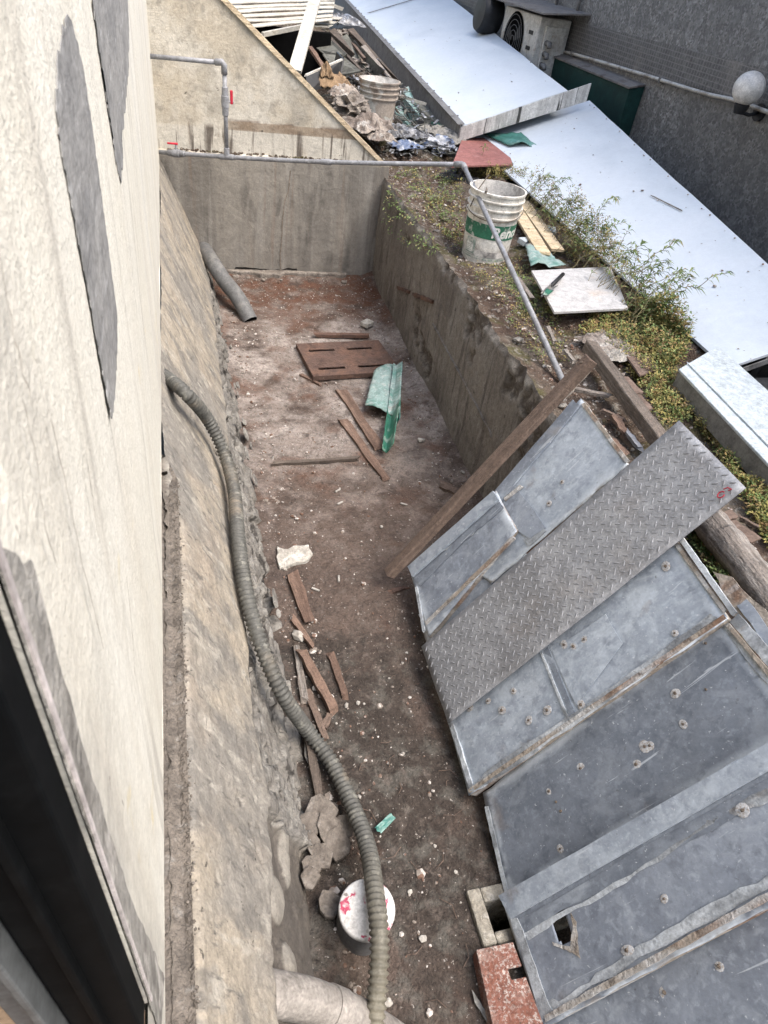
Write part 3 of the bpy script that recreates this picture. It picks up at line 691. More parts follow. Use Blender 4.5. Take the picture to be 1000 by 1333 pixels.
fo = mb.build('face', 'slope', found, smooth=True)
MB().add([(FX - .02, FY0, FB - .012), (-.055, FY0, FB - .022), (-.055, 1.6, FB - .022), (FX - .02, 1.6, FB - .012), (FX - .02, 1.75, FB - .02), (-.085, 1.72, FB - .03)], [(0, 1, 2, 5, 4, 3)]).build('bedding', 'mortar', found)
# loose flakes still hanging on the spalled face
rr = random.Random(11)
def slope_at(y, t, off=0.):
    return PT + SD * t + Vector((interp(y, [(2, 0), (4.84, -.06)]) * t, y, 0)) + SN * off
SDn = SD.normalized()
for i in range(26):
    y = rr.uniform(.95, 4.5); e = interp(y, EDGE); t = rr.uniform(e + .03, .97); r = rr.uniform(.012, .036)
    c = slope_at(y, t, rr.uniform(.004, .014)); n = rr.randint(6, 9); tl = rr.uniform(-.25, .25)
    pts = []
    for k in range(n):
        a = 6.283 * k / n; rad = r * rr.uniform(.6, 1.15)
        dy = math.cos(a) * rad * 1.5 + math.sin(a) * rad * .5; ds = math.sin(a) * rad
        pts.append(c + Vector((0, dy, 0)) + SDn * ds + SN * (tl * ds))
    MB().prism(pts, SN * rr.uniform(.003, .008)).build('flake', 'flake', found)
# grit lying in the ledge
mb = MB()
for i in range(520):
    y = rr.uniform(.15, 1.6); mb.rock((rr.gauss(-.058, .005), y, .733 + rr.uniform(-.008, .003)), rr.uniform(.0015, .004), i)
tag(mb.build('ledge_grit', 'clod', found), kind='stuff')
# clods of broken mortar at its foot
for i, (px, py, sz) in enumerate([(402, 1078, .040), (420, 1062, .055), (432, 1084, .05), (408, 1105, .03), (418, 1118, .038), (405, 1132, .03), (440, 1100, .045), (402, 1150, .028), (428, 1180, .040), (395, 1098, .028), (446, 1075, .035)]):
    p = fz(px, py, .03); n = rr.randint(6, 9); tl = rr.uniform(-.5, .2); z0 = .012 + .03 * max(0, .36 - p.x) / .1
    pts = [Vector((p.x + math.cos(6.283 * k / n) * sz * rr.uniform(.65, 1.15), p.y + math.sin(6.283 * k / n) * sz * rr.uniform(.65, 1.15), 0)) for k in range(n)]
    mb = MB(); mb.prism([Vector((q.x, q.y, z0 + tl * (q.x - p.x) + .2 * (q.y - p.y))) for q in pts], (0, 0, rr.uniform(.010, .022)))
    lone('mortar_clod', mb, 'clod', None, None, (p.x, p.y, 0), bevel=.003)
CLODS = [o for o in COL.objects if o.name.startswith('mortar_clod')]
CL = ['upper left brown mortar lump of the fallen heap at the foundation foot', 'largest brown mortar lump at the top of the fallen heap', 'brown mortar lump on the right of the heap nearest the hose', 'small mortar lump in the middle of the fallen heap', 'mortar lump below the middle of the fallen heap', 'lower mortar lump of the heap against the foundation', 'mortar lump at the right edge below the largest one', 'lowest small mortar lump of the fallen heap', 'mortar lump fallen furthest towards the white capped stub', 'small mortar lump tucked against the foundation face', 'small mortar lump at the far right of the heap top']
for o, l_ in zip(CLODS, CL): tag(o, l_, 'mortar lump', 'broken mortar lumps at the foundation foot')
# ---- back wall with its sloping stair edge
back = thing('back_wall', 'grey concrete wall closing the alley, lighter sloping triangle above', 'wall', (.6, YB, 0))
sA, sB = fy(285, -5, YB), fy(498, 214, YB)
kx = (sA.z - sB.z) / (sA.x - sB.x)
def slope_top(x): return sB.z + kx * (x - sB.x)
mb = MB()
XL, XR = FX - .05, 1.40
def low(u, v):
    x = XL + (XR - XL) * u
    b = .045 + .035 * N3(x * 4, 1.7) + .015 * N3(x * 17, 3) + (.03 if .35 < x < .8 else 0) - (.06 if x > .9 else 0); top = .80 + .006 * N3(x * 8, 5)
    z = b + (top - b) * v
    return (x, YB - .012 + .006 * fbm(x * 2, z * 2, 4) + .002 * N3(x * 14, z * 14), z)
mb.grid(low, 110, 60)
def lowtop(u, v):
    p = Vector(low(u, 1)); return (p.x, p.y + .05 * v, p.z + .006 * v)
mb.grid(lowtop, 110, 2)
mb.grid(lambda u, v: (lambda p: (p[0], p[1] + .12 * v, p[2] + .01 * v))(low(u, 0)), 110, 2)
mb.build('lower_face', 'backwall', back, smooth=True, angle=50)
mb = MB()
def up(u, v):
    x = XL + (sB.x + .05 - XL) * u; t = max(slope_top(x), .79); z = .79 + (t - .79) * v
    return (x, YB + .012 + .004 * fbm(x * 2, z * 2, 8), z)
mb.grid(up, 90, 70)
mb.add([(XL, YB + .13, 0), (XR, YB + .13, 0), (XR, YB + .13, .78), (sB.x, YB + .13, sB.z), (XL, YB + .13, slope_top(XL))], [(4, 3, 2, 1, 0)])
mb.add([(XR, YB - .01, .02), (XR, YB + .13, .02), (XR, YB + .13, .8), (XR, YB - .01, .8)], [(0, 1, 2, 3)])
mb.build('upper_face', 'backwall', back, smooth=True, angle=50)
# coping strips along the slope
d = Vector((sB.x - sA.x, 0, sB.z - sA.z)); L = d.length + .05; d.normalize(); nrm = Vector((-d.z, 0, d.x))
for k, (y0, y1, hh, mt) in enumerate([(YB - .004, YB + .035, .020, 'coping'), (YB + .037, YB + .135, .012, 'wood_brown')]):
    a = Vector((sA.x, 0, sA.z)) - d * 1.2; q = MB(); n = 24
    q.grid(lambda u, v: a + d * ((L + 1.2) * u) + nrm * (hh + .002 * N3(u * 40, v * 3)) + Vector((0, y0 + (y1 - y0) * v, 0)), n, 2)
    q.grid(lambda u, v: a + d * ((L + 1.2) * u) + nrm * (hh * v + .002 * N3(u * 40, 0)) - nrm * .006 * (1 - v) + Vector((0, y0 + .0004, 0)), n, 2)
    q.build('coping', mt, back)
# ledge of dirt between the two faces, and the rubble footing
mb = MB()
for i in range(260):
    x = rr.uniform(-.05, 1.30); mb.rock((x, YB + rr.uniform(-.006, .02), .80 + rr.uniform(0, .012)), rr.uniform(.004, .013), i, .6)
tag(mb.build('ledge_dirt', 'soil', back), kind='stuff')
q = MB(); pts = [Vector((.30 + i * .045, YB - .03 - .05 * abs(N3(i * .7, 2)) - (.035 if 4 < i < 9 else 0), .0)) for i in range(20)]
q.prism([Vector((1.2, YB + .05, 0)), Vector((.28, YB + .05, 0))] + pts, (0, 0, .055)); q.build('footing', 'mudstone', back, bevel=.008)
for i in range(6):
    x = rr.uniform(.35, 1.25)
    q = MB().rock((x, YB - .09 + rr.uniform(-.03, .03), .025), rr.uniform(.015, .032), 300 + i, .5); q.build('footing_stone', 'mudstone', back, bevel=.003)
cr_ = [fy(px, py, YB - .016) for px, py in ((378, 222), (376, 245), (371, 262), (368, 285), (367, 310), (365, 335), (366, 352))]
def ribbon(pts, w, n, seed):
    pts = spline(pts, 6); q = MB(); k = len(pts) - 1
    q.grid(lambda u, v: pts[round(u * k)] + Vector((1, 0, 0)) * (v - .5) * w * (1 + .8 * N3(u * 14, seed)) + Vector((.004 * N3(u * 22, seed + 3), 0, 0)), k, 1); return q
ribbon(cr_, .007, 1, 2).build('crack', 'crack', back)
mb = MB().box((XL, YB + .06, -.1), (XR, YB + .125, .2)); mb.build('core', 'void', back)  # black block paints the shade of the gap under the wall
# ---- retaining wall on the right
ret = thing('retaining_wall', 'dark stained concrete retaining wall on the right side of the alley', 'wall', (1.3, 2.4, 0))
rsp = []
def bite(y): return .032 * sstep(.25, .0, abs(y - 2.55)) * (.5 + .5 * N3(y * 9, 2)) + .02 * sstep(.15, 0, abs(y - 1.95)) + .008 * max(0, N3(y * 5, 7))
def rw(u, v):
    y = -.8 + 5.66 * u; top = .728 + .005 * fbm(y * 4, 3.3) - bite(y)
    z = -.04 + (top + .04) * v
    d = .008 * fbm(y * 1.5, z * 2.5, 5) + .003 * fbm(y * 12, z * 10, 1)
    sp = sstep(.02, .12, .8 * N3(y * 2.6 + 1.1, z * 3.2, 4) + .40 * N3(y * 9, z * 8, 2) + .30 * N3(y * 24, z * 20, 3) + .55 * sstep(.42, .70, z) * sstep(1.1, 1.7, y) * sstep(3.1, 2.6, y) - .40)
    sp = max(sp, sstep(.03, .0, top - z) * .7)
    d += sp * (.020 + .022 * fbm(y * 10, z * 10, 7))
    rsp.append(sp)
    return (wallx(y) + d, y, z)
mb = MB().grid(rw, 420, 64); mb.att = {'spall': list(rsp)}
mb.build('face', 'rwall', ret, smooth=True)
rsp.clear()
def rwt(u, v):
    y = -.8 + 5.66 * u; p = Vector(rw(u, 1)); return (p.x + .075 * v, y, p.z - .012 * v + .016 * v * fbm(y * 9, v * 3, 6))
mb = MB().grid(rwt, 420, 6); mb.att = {'spall': [.3 + .5 * N3(i * .7, 1) for i in range(len(mb.v))]}
mb.build('top', 'soil', ret, smooth=True)
a, b = fx(563, 422, wallx(3.0)), fx(640, 566, wallx(2.2))
a.x = wallx(a.y) - .003; b.x = wallx(b.y) - .003
mb = MB(); plank(mb, a, b, .012, .012, up=(1, 0, 0), seg=24, seed=4, jit=.5, ragged=.01); mb.build('board_joint', 'rwall', ret)
a, b = fx(520, 374, wallx(4.3)), fx(566, 393, wallx(3.8)); a.x = wallx(a.y) - .004; b.x = wallx(b.y) - .004
for f0, f1 in ((0, .36), (.5, 1)):
    mb = MB(); plank(mb, a.lerp(b, f0), a.lerp(b, f1), .02, .016, up=(1, 0, 0), seg=8, seed=4, jit=.4); mb.build('rusted_tie', 'rustplate', ret)
# broken lip of the wall
for i in range(26):
    y = rr.choice([rr.uniform(1.8, 3.3), rr.uniform(1.4, 4.6)])
    q = MB().rock((wallx(y) + rr.uniform(.02, .12), y, .715 - bite(y) * .6 + rr.uniform(-.02, .015)), rr.uniform(.008, .024), 900 + i, .5)
    q.build('broken_lump', 'rwall' if i % 3 else 'mudstone', ret)
# ---- drain pit
pit = thing('drain_pit', 'small square concrete drain pit at the foot of the metal panels', 'drain', (.8, .53, 0))
x0, y0, x1, y1 = PIT; tk = .03
for a, b in (((x0 - .01, y0 - .01, -.5), (x0 + tk, y1 + .01, .022)), ((x1 - tk, y0 - .01, -.5), (x1 + .01, y1 + .01, .022)),
             ((x0 + tk + .001, y1 - .03, -.5), (x1 - tk - .001, y1 + .01, .018)), ((x0 + tk + .001, y0 - .01, -.5), (x1 - tk - .001, y0 + .02, .018))):
    q = MB(); n = 10
    q.box(a, b); q.build('curb', 'pit', pit, bevel=.006)
MB().box((x0, y0, -.52), (x1, y1, -.5)).build('bottom', 'void', pit)
# ---- canopy roofs over the neighbour's yard
RK = .35
RN = Vector((-RK, 0, 1)).normalized()
def roof(px, py, P): return fp(px, py, P, RN)
P1, P2 = Vector((2.1, 0, .95)), Vector((2.2, 0, .80))
r1 = [roof(450, 0, P1), roof(600, 164, P1), roof(739, 118, P1), roof(590, 0, P1)]
def ext(a, b, k): return a + (b - a) * k
r1[0] = ext(r1[1], r1[0], 1.25); r1[3] = ext(r1[2], r1[3], 1.25)
def slab(mb, q, th, n=(14, 10)):
    A, B, C, D = q
    def f(u, v):
        p = A.lerp(B, u).lerp(D.lerp(C, u), v); return p + Vector((0, 0, .006 * fbm(p.x * 1.5, p.y * 1.5, 2)))
    mb.grid(f, *n); mb.grid(lambda u, v: f(u, 1 - v) - Vector((0, 0, th)), *n)
    for e in ((0, None), (1, None), (None, 0), (None, 1)):
        mb.grid(lambda u, v: (f(u if e[0] is None else e[0], u if e[1] is None else e[1]) - Vector((0, 0, th * v))), n[0], 1)
rf1 = thing('canopy_roof', 'raised white sheet metal canopy roof at the top of the picture', 'roof', (2.6, 7, .8), 'white canopy roofs')
mb = MB(); slab(mb, r1, .012); mb.build('sheet', 'roof', rf1)
A, B = r1[1], r1[2]; dn = Vector((0, 0, -.17))
Be = ext(A, B, 1.22); out = Vector((0, -.012, 0))
MB().prism([A + out + Vector((0, 0, -.006)), Be + out + Vector((0, 0, .0)), Be + out + dn * .72, A + out + dn * .62], (0, .010, 0)).build('front_fascia', 'fascia', rf1)
A, B = r1[0], r1[1]; ox = Vector((-.012, 0, 0)); dn = Vector((0, 0, -.34))
MB().prism([A + ox, B + ox + Vector((0, -.02, 0)), B + ox + dn + Vector((0, -.02, 0)), A + ox + dn], (.010, 0, 0)).build('side_fascia', 'gutter', rf1)
MB().prism([A + Vector((-.03, 0, .006)), B + Vector((-.03, -.02, .006)), B + Vector((.02, -.02, .016)), A + Vector((.02, 0, .016))], (0, 0, .006)).build('edge_trim', 'gutter', rf1)
a, b = roof(480, 18, P1), roof(540, 0, P1)
mb = MB(); plank(mb, a + Vector((0, 0, .012)), ext(a, b, 1.3) + Vector((0, 0, .012)), .02, .006, seg=6, seed=3); mb.build('seam', 'gutter', rf1)
for i in range(22):
    p = r1[0].lerp(r1[1], .3 + i * .032); MB().lathe([(0, .012), (.008, .010), (.010, 0)], p + Vector((.035, 0, .01)), 8).build('rivet', 'gutter', rf1)
r2 = [roof(648, 204, P2), roof(965, 473, P2), roof(1000, 466, P2), roof(1000, 345, P2), roof(775, 138, P2)]
# left edge hidden under the weeds, right edge at the gap
LA = roof(612, 186, P2); LB = r2[1]; RA = r2[4]; RBn = ext(r2[4], r2[3], 1.22)
LBx = Vector((2.18, LB.y, P2.z + RK * (2.18 - 2.2)))
de = (RA - RBn).normalized() * .16; RA = RA + de; LA = LA + de
rf2 = thing('canopy_roof', 'lower white sheet metal canopy roof with weeds creeping over its edge', 'roof', (2.6, 4, .7), 'white canopy roofs')
RB = Vector((RBn.x, LB.y, P2.z + RK * (RBn.x - 2.2)))
mb = MB(); slab(mb, [LA, LBx, RB, RA], .012); mb.build('sheet', 'roof', rf2)
MB().prism([LBx + Vector((.06, -.008, -.004)), RB + Vector((0, -.008, -.004)), RB + Vector((0, -.008, -.03)), LBx + Vector((.06, -.008, -.03))], (0, .006, 0)).build('front_lip', 'gutter', rf2)
for i in range(12):
    f = .06 + i * .085; p = RA.lerp(RB, f); MB().lathe([(0, .005), (.005, .004), (.006, 0)], p + Vector((-.03, 0, 0)), 8, RN).build('rivet', 'rust_edge', rf2)
for i, (x, y) in enumerate(((2.45, LB.y + .12), (2.66, LB.y + .5), (3.1, 5.2))):
    zt = P2.z + RK * (x - 2.2) - .02
    MB().box((x - .02, y - .02, -.8), (x + .02, y + .02, zt)).build('post', 'black', rf2)
MB().box((2.40, LB.y + .10, .60), (2.9, LB.y + .14, .66)).build('cross_bar', 'gutter', rf2)
mb = MB(); mb.grid(lambda u, v: Vector((2.62 + .004 * N3(u * 20, v * 9), 1.2 + 6 * u, -.8 + 1.5 * v)), 30, 6); 
mb.prism([Vector((2.63, 1.2, -.8)), Vector((2.80, 1.2, -.8)), Vector((2.80, 1.2, .66)), Vector((2.63, 1.2, .66))], (0, 6, 0))
tag(mb.build('yard_wall', 'wall_far', origin=(2.7, 4, -.8)), 'dark grey low wall in the shade under the lower canopy roof', 'wall')
mb = MB(); rq = random.Random(8)
for i in range(150):
    u, v = rq.random(), rq.random(); p = LA.lerp(LBx, u).lerp(RA.lerp(RB, u), v)
    if i % 3 == 0: p = r1[0].lerp(r1[1], .4 + .6 * u).lerp(r1[3].lerp(r1[2], .4 + .6 * u), v)
    mb.rock(p + Vector((0, 0, .006)), .003 + .009 * rq.random() ** 4, i, .4)
tag(mb.build('roof_specks', 'chip_mix'), 'scattered dirt specks and dead leaf bits on the pale roofs', 'dirt', kind='stuff')
a = roof(848, 257, P2); b = roof(888, 277, P2)
stick('roof_twig', 'wood_grey', 'thin twig lying alone on the lower pale roof', 'twig', a + Vector((0, 0, .01)), b + Vector((0, 0, .01)), .006, .005, seed=4)
# insulated white panel lying at the bank edge
wz = .835
q = [fz(884, 480, wz), fz(935, 450, wz), fz(1000, 508, wz), fz(1000, 603, wz)]
e1, e2 = ext(q[1], q[2], 1.9), ext(q[0], q[3], 1.6)
wp = thing('insulated_panel', 'thick white faced insulated panel lying beside the weeds, right edge', 'panel', (2.1, 1.8, .72))
MB().prism([q[0], q[1], e1, e2], (0, 0, -.012)).build('skin', 'roof_block', wp, bevel=.003)
ins = .006
c = (q[0] + q[1] + e1 + e2) / 4
MB().prism([p.lerp(c, .012) + Vector((0, 0, -.012)) for p in (q[0], q[1], e1, e2)], (0, 0, -.075)).build('core', 'foam', wp)
a, b = q[0].lerp(q[1], .2), e2.lerp(e1, .2)
mb = MB(); plank(mb, a + Vector((0, 0, .004)), b + Vector((0, 0, .004)), .008, .006, seg=10, seed=2, jit=.2); mb.build('fold', 'roof_block', wp)
# ---- grey tiled building across the yard
GX = 3.6
gb = thing('tiled_building', 'grey speckled tile building with a dark mosaic band across the yard', 'building', (GX, 6, -.8))
mb = MB(); mb.box((GX, -8, -.8), (GX + 6, 30, 3.8)); mb.build('wall', 'greywall', gb)
b0, b1 = fx(736, 24, GX), fx(1000, 90, GX); c0, c1 = fx(718, 62, GX), fx(1000, 140, GX)
def line(p, q, y): return p.z + (q.z - p.z) * (y - p.y) / (q.y - p.y)
ya, yb = 1.5, 16.
pts = [Vector((GX - .006, ya, line(c0, c1, ya))), Vector((GX - .006, ya, line(b0, b1, ya))), Vector((GX - .006, yb, line(b0, b1, yb))), Vector((GX - .006, yb, line(c0, c1, yb)))]
mb = MB(); mb.prism(pts, (.02, 0, 0)); mb.build('mosaic_band', 'mosaic', gb)
# conduit
cd = thing('conduit', 'thin pale conduit running along the mosaic band to the globe lamp', 'conduit', (GX - .03, 6, 1.3))
pa = [fx(*p, GX - .03) for p in ((712, 62), (745, 70), (800, 86), (860, 104), (915, 121), (962, 132), (1000, 146), (1100, 178))]
mb = MB().tube(spline(pa, 6), .013, 8); mb.build('pipe', 'conduit', cd, smooth=True)
for p in pa[1:-1:2]:
    MB().box(p - Vector((.014, .012, .018)), p + Vector((.03, .012, .018))).build('clip', 'gutter', cd, bevel=.002)
# globe lamp
lp = fx(975, 115, GX - .16)
lamp = thing('globe_lamp', 'white glass globe lamp fixed to the grey tiled wall', 'lamp', (lp.x, lp.y, lp.z - .16))
mb = MB(); mb.add([lp + v * .092 for v in ICO[0]], ICO[1]); mb.build('globe', 'globe', lamp, smooth=True)
mb = MB().lathe([(0, -.04), (.032, -.04), (.042, -.01), (.046, .01), (.038, .018)], lp + Vector((0, 0, -.098)), 20); mb.build('socket', 'black', lamp, smooth=True, angle=40)
mb = MB().tube([lp + Vector((0, 0, -.125)), lp + Vector((.08, 0, -.14)), Vector((GX, lp.y, lp.z - .12))], .011, 10); mb.build('bracket', 'black', lamp, smooth=True)
mb = MB().lathe([(0, .02), (.05, .02), (.05, 0)], (GX, lp.y, lp.z - .12), 16, Vector((-1, 0, 0))); mb.build('wall_plate', 'black', lamp)
# green box awning on the wall
gd = .34
g0, g1 = fx(722, 74, GX - .02), fx(838, 104, GX - .02)
gt = (g0.z + g1.z) / 2; ga, gc = g1.y - .02, g0.y + .35
aw = thing('green_awning', 'dark green sheet awning box with a dusty grey top on the tiled wall', 'awning', (GX, (ga + gc) / 2, .4))
fo_ = GX - .13
mb = MB(); mb.prism([Vector((GX - .003, ga, gt)), Vector((fo_, ga, gt - .03)), Vector((fo_ + .02, ga, gt - .9)), Vector((GX - .003, ga, gt - 1.2))], (0, gc - ga, 0)); mb.build('body', 'green', aw)
mb = MB(); mb.prism([Vector((GX - .001, ga - .01, gt + .005)), Vector((fo_ - .015, ga - .01, gt - .025)), Vector((fo_ - .015, ga - .01, gt - .012)), Vector((GX - .001, ga - .01, gt + .016))], (0, gc - ga + .02, 0)); mb.build('top', 'darkroof', aw)
# air conditioner outdoor unit
ax = GX - .34
a0 = fx(706, 18, ax)
ay0 = a0.y; zt = a0.z - .02; zb = zt - .56; AWd = .86
ac = thing('air_conditioner', 'old white air conditioner unit under a dark cover sheet on the tiled wall', 'air conditioner', (GX, ay0 + .4, zb))
mb = MB().box((ax, ay0, zb), (GX - .03, ay0 + AWd, zt)); mb.build('casing', 'acwhite', ac, bevel=.012)
fc = Vector((ax - .004, ay0 + .52, (zt + zb) / 2 + .03))
mb = MB().lathe([(.0, .0), (.21, .0), (.225, .012), (.235, .004)], fc, 36, Vector((-1, 0, 0))); mb.build('fan_opening', 'void', ac, smooth=True, angle=40)
for k in range(5):
    r = .045 + k * .042; mb = MB().tube([fc + Vector((-.012, math.cos(t * .2618) * r, math.sin(t * .2618) * r)) for t in range(25)], .0025, 5, caps=False); mb.build('guard_ring', 'gutter', ac, smooth=True)
for k in range(3):
    an = k * 2.094; c = [fc + Vector((-.003, math.cos(an + t) * r, math.sin(an + t) * r)) for t, r in ((0, .03), (.15, .19), (.75, .18), (.9, .03))]
    MB().prism(c, (-.004, 0, 0)).build('blade', 'black', ac)
for dz in (.10, -.02): MB().box((ax - .006, ay0 + .10, fc.z + dz), (ax - .001, ay0 + .19, fc.z + dz + .03)).build('badge', 'black', ac)
mb = MB().box((ax + .06, ay0 - .035, zb + .06), (GX - .08, ay0 - .001, zt - .06)); mb.build('service_cover', 'acwhite', ac, bevel=.006)
for k in range(4):
    zq = zb + .12 + k * .085; mb = MB().tube([(ax + .09, ay0 - .03, zq), (ax + .09, ay0 - .10, zq), (ax + .09, ay0 - .11, zq - .03)], .022, 10); mb.build('valve', 'gutter', ac, smooth=True)
mb = MB().prism([Vector((ax - .12, ay0 - .28, zt + .03)), Vector((GX - .003, ay0 - .28, zt + .07)), Vector((GX - .003, ay0 + 1.25, zt + .07)), Vector((ax - .12, ay0 + 1.25, zt + .03))], (0, 0, .012)); mb.build('cover_sheet', 'darkroof', ac)
for y in (ay0 + .1, ay0 + .75): MB().box((ax + .02, y - .02, zb - .05), (GX - .002, y + .02, zb - .002)).build('bracket', 'gutter', ac)
# dark round vessel beside it
p = Vector((ax + .02, ay0 + 1.1, zt - .12))
mb = MB().lathe([(0, -.02), (.14, -.02), (.17, .05), (.17, .16), (.15, .20), (.02, .21), (0, .21)], p, 28, Vector((-1, 0, .1)).normalized())
lone('duct_cowl', mb, 'black', 'round black duct cowl left of the air conditioner', 'duct', tuple(p), smooth=True, angle=40)
# pipes along the wall above the unit
for k, (yy, zz) in enumerate(((ay0 - .05, 2.6), (ay0 + .4, 2.6))):
    mb = MB().tube([(GX - .03, yy, zt + .06), (GX - .03, yy + .02, zz), (GX - .03, yy + .3, zz + .3)], .016, 8)
    lone('wall_pipe', mb, 'gutter', ['thin dark pipe rising from the near end of the cover sheet', 'thin dark pipe rising from the middle of the cover sheet'][k], 'pipe', (GX, yy, zt), smooth=True)
# ================================================================== THINGS
# ---- sheet metal panels leaning across the alley
ANG = math.radians(56)
U = Vector((math.cos(ANG), 0, math.sin(ANG))); NV = Vector((-math.sin(ANG), 0, math.cos(ANG))); PO = Vector((.76, 0, 0))
def uv(px, py, d=0.):
    p = fp(px, py, PO + NV * d, NV); return Vector(((p - PO).dot(U), p.y, d))
def pmat(u, v, d, rot=0.):
    mt = Matrix((U, Vector((0, 1, 0)), NV)).transposed().to_4x4(); mt.translation = PO + U * u + Vector((0, v, 0)) + NV * d
    return mt @ Matrix.Rotation(rot, 4, 'Z')
def sheet(q, nu=44, nv=18, amp=.0030, seed=0, hole=None, wob=.006):
    """dented sheet over the quad q (local xy corners a,b,c,d ; a-b along u)"""
    A, B, C, D = [Vector((*p, 0)) for p in q]; mb = MB(); rim = []
    lu, lv = (B - A).length, (D - A).length
    def f(u, v):
        ed = min(u * lu, (1 - u) * lu, v * lv, (1 - v) * lv); rim.append(max(0, 1 - ed / .045))
        p = A.lerp(B, u).lerp(D.lerp(C, u), v)
        e = min(u, 1 - u, v * .4, (1 - v) * .4)
        w = wob * N3(p.x * 14, p.y * 14, seed + 5) if e < .001 else 0
        return (p.x + w, p.y + w, amp * fbm(p.x * 6, p.y * 6, seed, 3))
    sk = None
    if hole: sk = lambda u, v: (lambda p: hole[0] < p.x < hole[1] and hole[2] < p.y < hole[3])(A.lerp(B, u).lerp(D.lerp(C, u), v))
    mb.grid(f, nu, nv, sk); mb.att = {'rim': rim}; return mb
def bar(a, b, w, h, seed=0, jit=.12, seg=14, z=0.):
    """strip on the panel, local coordinates, w across, h thick"""
    mb = MB(); plank(mb, (a[0], a[1], z + h / 2), (b[0], b[1], z + h / 2), w, h, seed=seed, jit=jit, seg=seg, ragged=.004); return mb
BOLT = MB().lathe([(0, .006), (.004, .006), (.0055, .004), (.006, 0)], (0, 0, 0), 8)
def make_me(mb, name, mat):
    me = bpy.data.meshes.new(name); me.from_pydata([tuple(v) for v in mb.v], [], mb.f); me.materials.append(m[mat]); return me
BOLT_ME = make_me(BOLT, 'bolt', 'bolt')
rr2 = random.Random(5)
hal = MB(); hal.lathe([(0, .0016), (.010, .0012), (.0125, 0)], (0, 0, 0), 9)
for i, v in enumerate(hal.v): hal.v[i] = Vector((v.x * (1 + .25 * N3(i, 2)), v.y * (1 + .3 * N3(i, 7)), v.z))
HALO_ME = make_me(hal, 'bolt_scale', 'halo')
def bolts(root, pts, z=.002):
    z += .0016
    for (u, v) in pts:
        k = rr2.uniform(.55, .85)
        h = bpy.data.objects.new('bolt', BOLT_ME); COL.objects.link(h); h.parent = root; h.location = (u, v, z); h.scale = (k, k * rr2.uniform(.8, 1.2), k); h.rotation_euler = (rr2.uniform(-.3, .3), rr2.uniform(-.3, .3), 0)
        g = bpy.data.objects.new('bolt_scale', HALO_ME); COL.objects.link(g); g.parent = root; g.location = (u, v, z - .0012); g.scale = (k * rr2.uniform(1.2, 1.9), k * rr2.uniform(1.1, 1.7), .5); g.rotation_euler = (0, 0, rr2.uniform(0, 6))
def loc2(px, py, o):  # pixel -> panel-local xy, on the plane of that panel
    q = uv(px, py, o[2]); return (q.x - o[0], q.y - o[1])
def panel(name, label, corners, d, mat, group='zinc clad panels leaning across the alley', seed=0, hole=None, depth=.03, **k):
    """corners in pixels: foot-far, top-far, top-near, foot-near"""
    q = [uv(*c, d) for c in corners]; o = (q[0].x, q[0].y, d)
    root = thing(name, label, 'metal panel', group=group, mat=pmat(*o))
    Q = [(p.x - o[0], p.y - o[1]) for p in q]
    sh = sheet(Q, seed=seed, hole=hole and hole(o), **k).build('sheet', mat, root, smooth=True, solid=.0025)
    c = (Vector((*Q[0], 0)) + Vector((*Q[1], 0)) + Vector((*Q[2], 0)) + Vector((*Q[3], 0))) / 4
    for i in range(4):
        a, b = Vector((*Q[i], 0)), Vector((*Q[(i + 1) % 4], 0)); dr = (b - a).normalized()
        inw = Vector((-dr.y, dr.x, 0)); inw = inw if (c - a).dot(inw) > 0 else -inw
        a2, b2 = a + inw * .016 + dr * (.018 if i % 2 else .001), b + inw * .016 - dr * (.018 if i % 2 else .001)
        mb = MB(); plank(mb, a2 + Vector((0, 0, -.004 - depth / 2)), b2 + Vector((0, 0, -.004 - depth / 2)), .026, depth, seed=seed + i, jit=.06, seg=10, ragged=.001)
        mb.build('frame_bar', 'rust_edge', root)
    return root, o, Q
def B(root, o, a, b, w, h, mat, name='edge_strip', seed=1, **k):
    return bar(loc2(*a, o), loc2(*b, o), w, h, seed=seed, **k).build(name, mat, root)
def patch(root, o, pts, mat, name='edge_strip', z=.0025, th=.002, n=4, amp=.004, seed=2):
    z += .0024
    P = irregular([Vector((*loc2(*p, o), 0)) for p in pts], n, amp, seed)
    return MB().prism([p + Vector((0, 0, z)) for p in P], (0, 0, th)).build(name, mat, root)
# E: lowest, bottom right corner of the picture
rE, oE, QE = panel('zinc_panel', 'blue grey zinc clad panel in the bottom right corner, under its neighbour', [(690, 1290), (1060, 1120), (1150, 1300), (760, 1500)], .012, 'galv_a', seed=3)
bolts(rE, [loc2(866, 1292, oE), loc2(937, 1258, oE)])
# C: dark wide panel between the framed panel and the flanged panel
rC, oC, QC = panel('zinc_panel', 'wide dark blue grey zinc panel with scattered rusty bolts', [(629, 1032), (935, 800), (1055, 950), (662, 1172)], .018, 'galv_c', seed=7)
bolts(rC, [loc2(*p, oC) for p in ((880, 903), (920, 898), (890, 943), (840, 972), (847, 971), (829, 995), (757, 1000), (716, 1030), (725, 1044), (731, 1056), (730, 1105), (920, 838))])
B(rC, oC, (634, 1050), (662, 1168), .014, .004, 'galv_edge', seed=4)
patch(rC, oC, [(938, 812), (946, 808), (1030, 905), (1020, 912), (975, 862)], 'galv_edge', n=5, amp=.003)
B(rC, oC, (950, 815), (1060, 945), .010, .012, 'rust_edge', seed=6, z=.002)
B(rC, oC, (958, 806), (1070, 935), .030, .012, 'galv_edge', 'top_rail', seed=7, z=-.004)
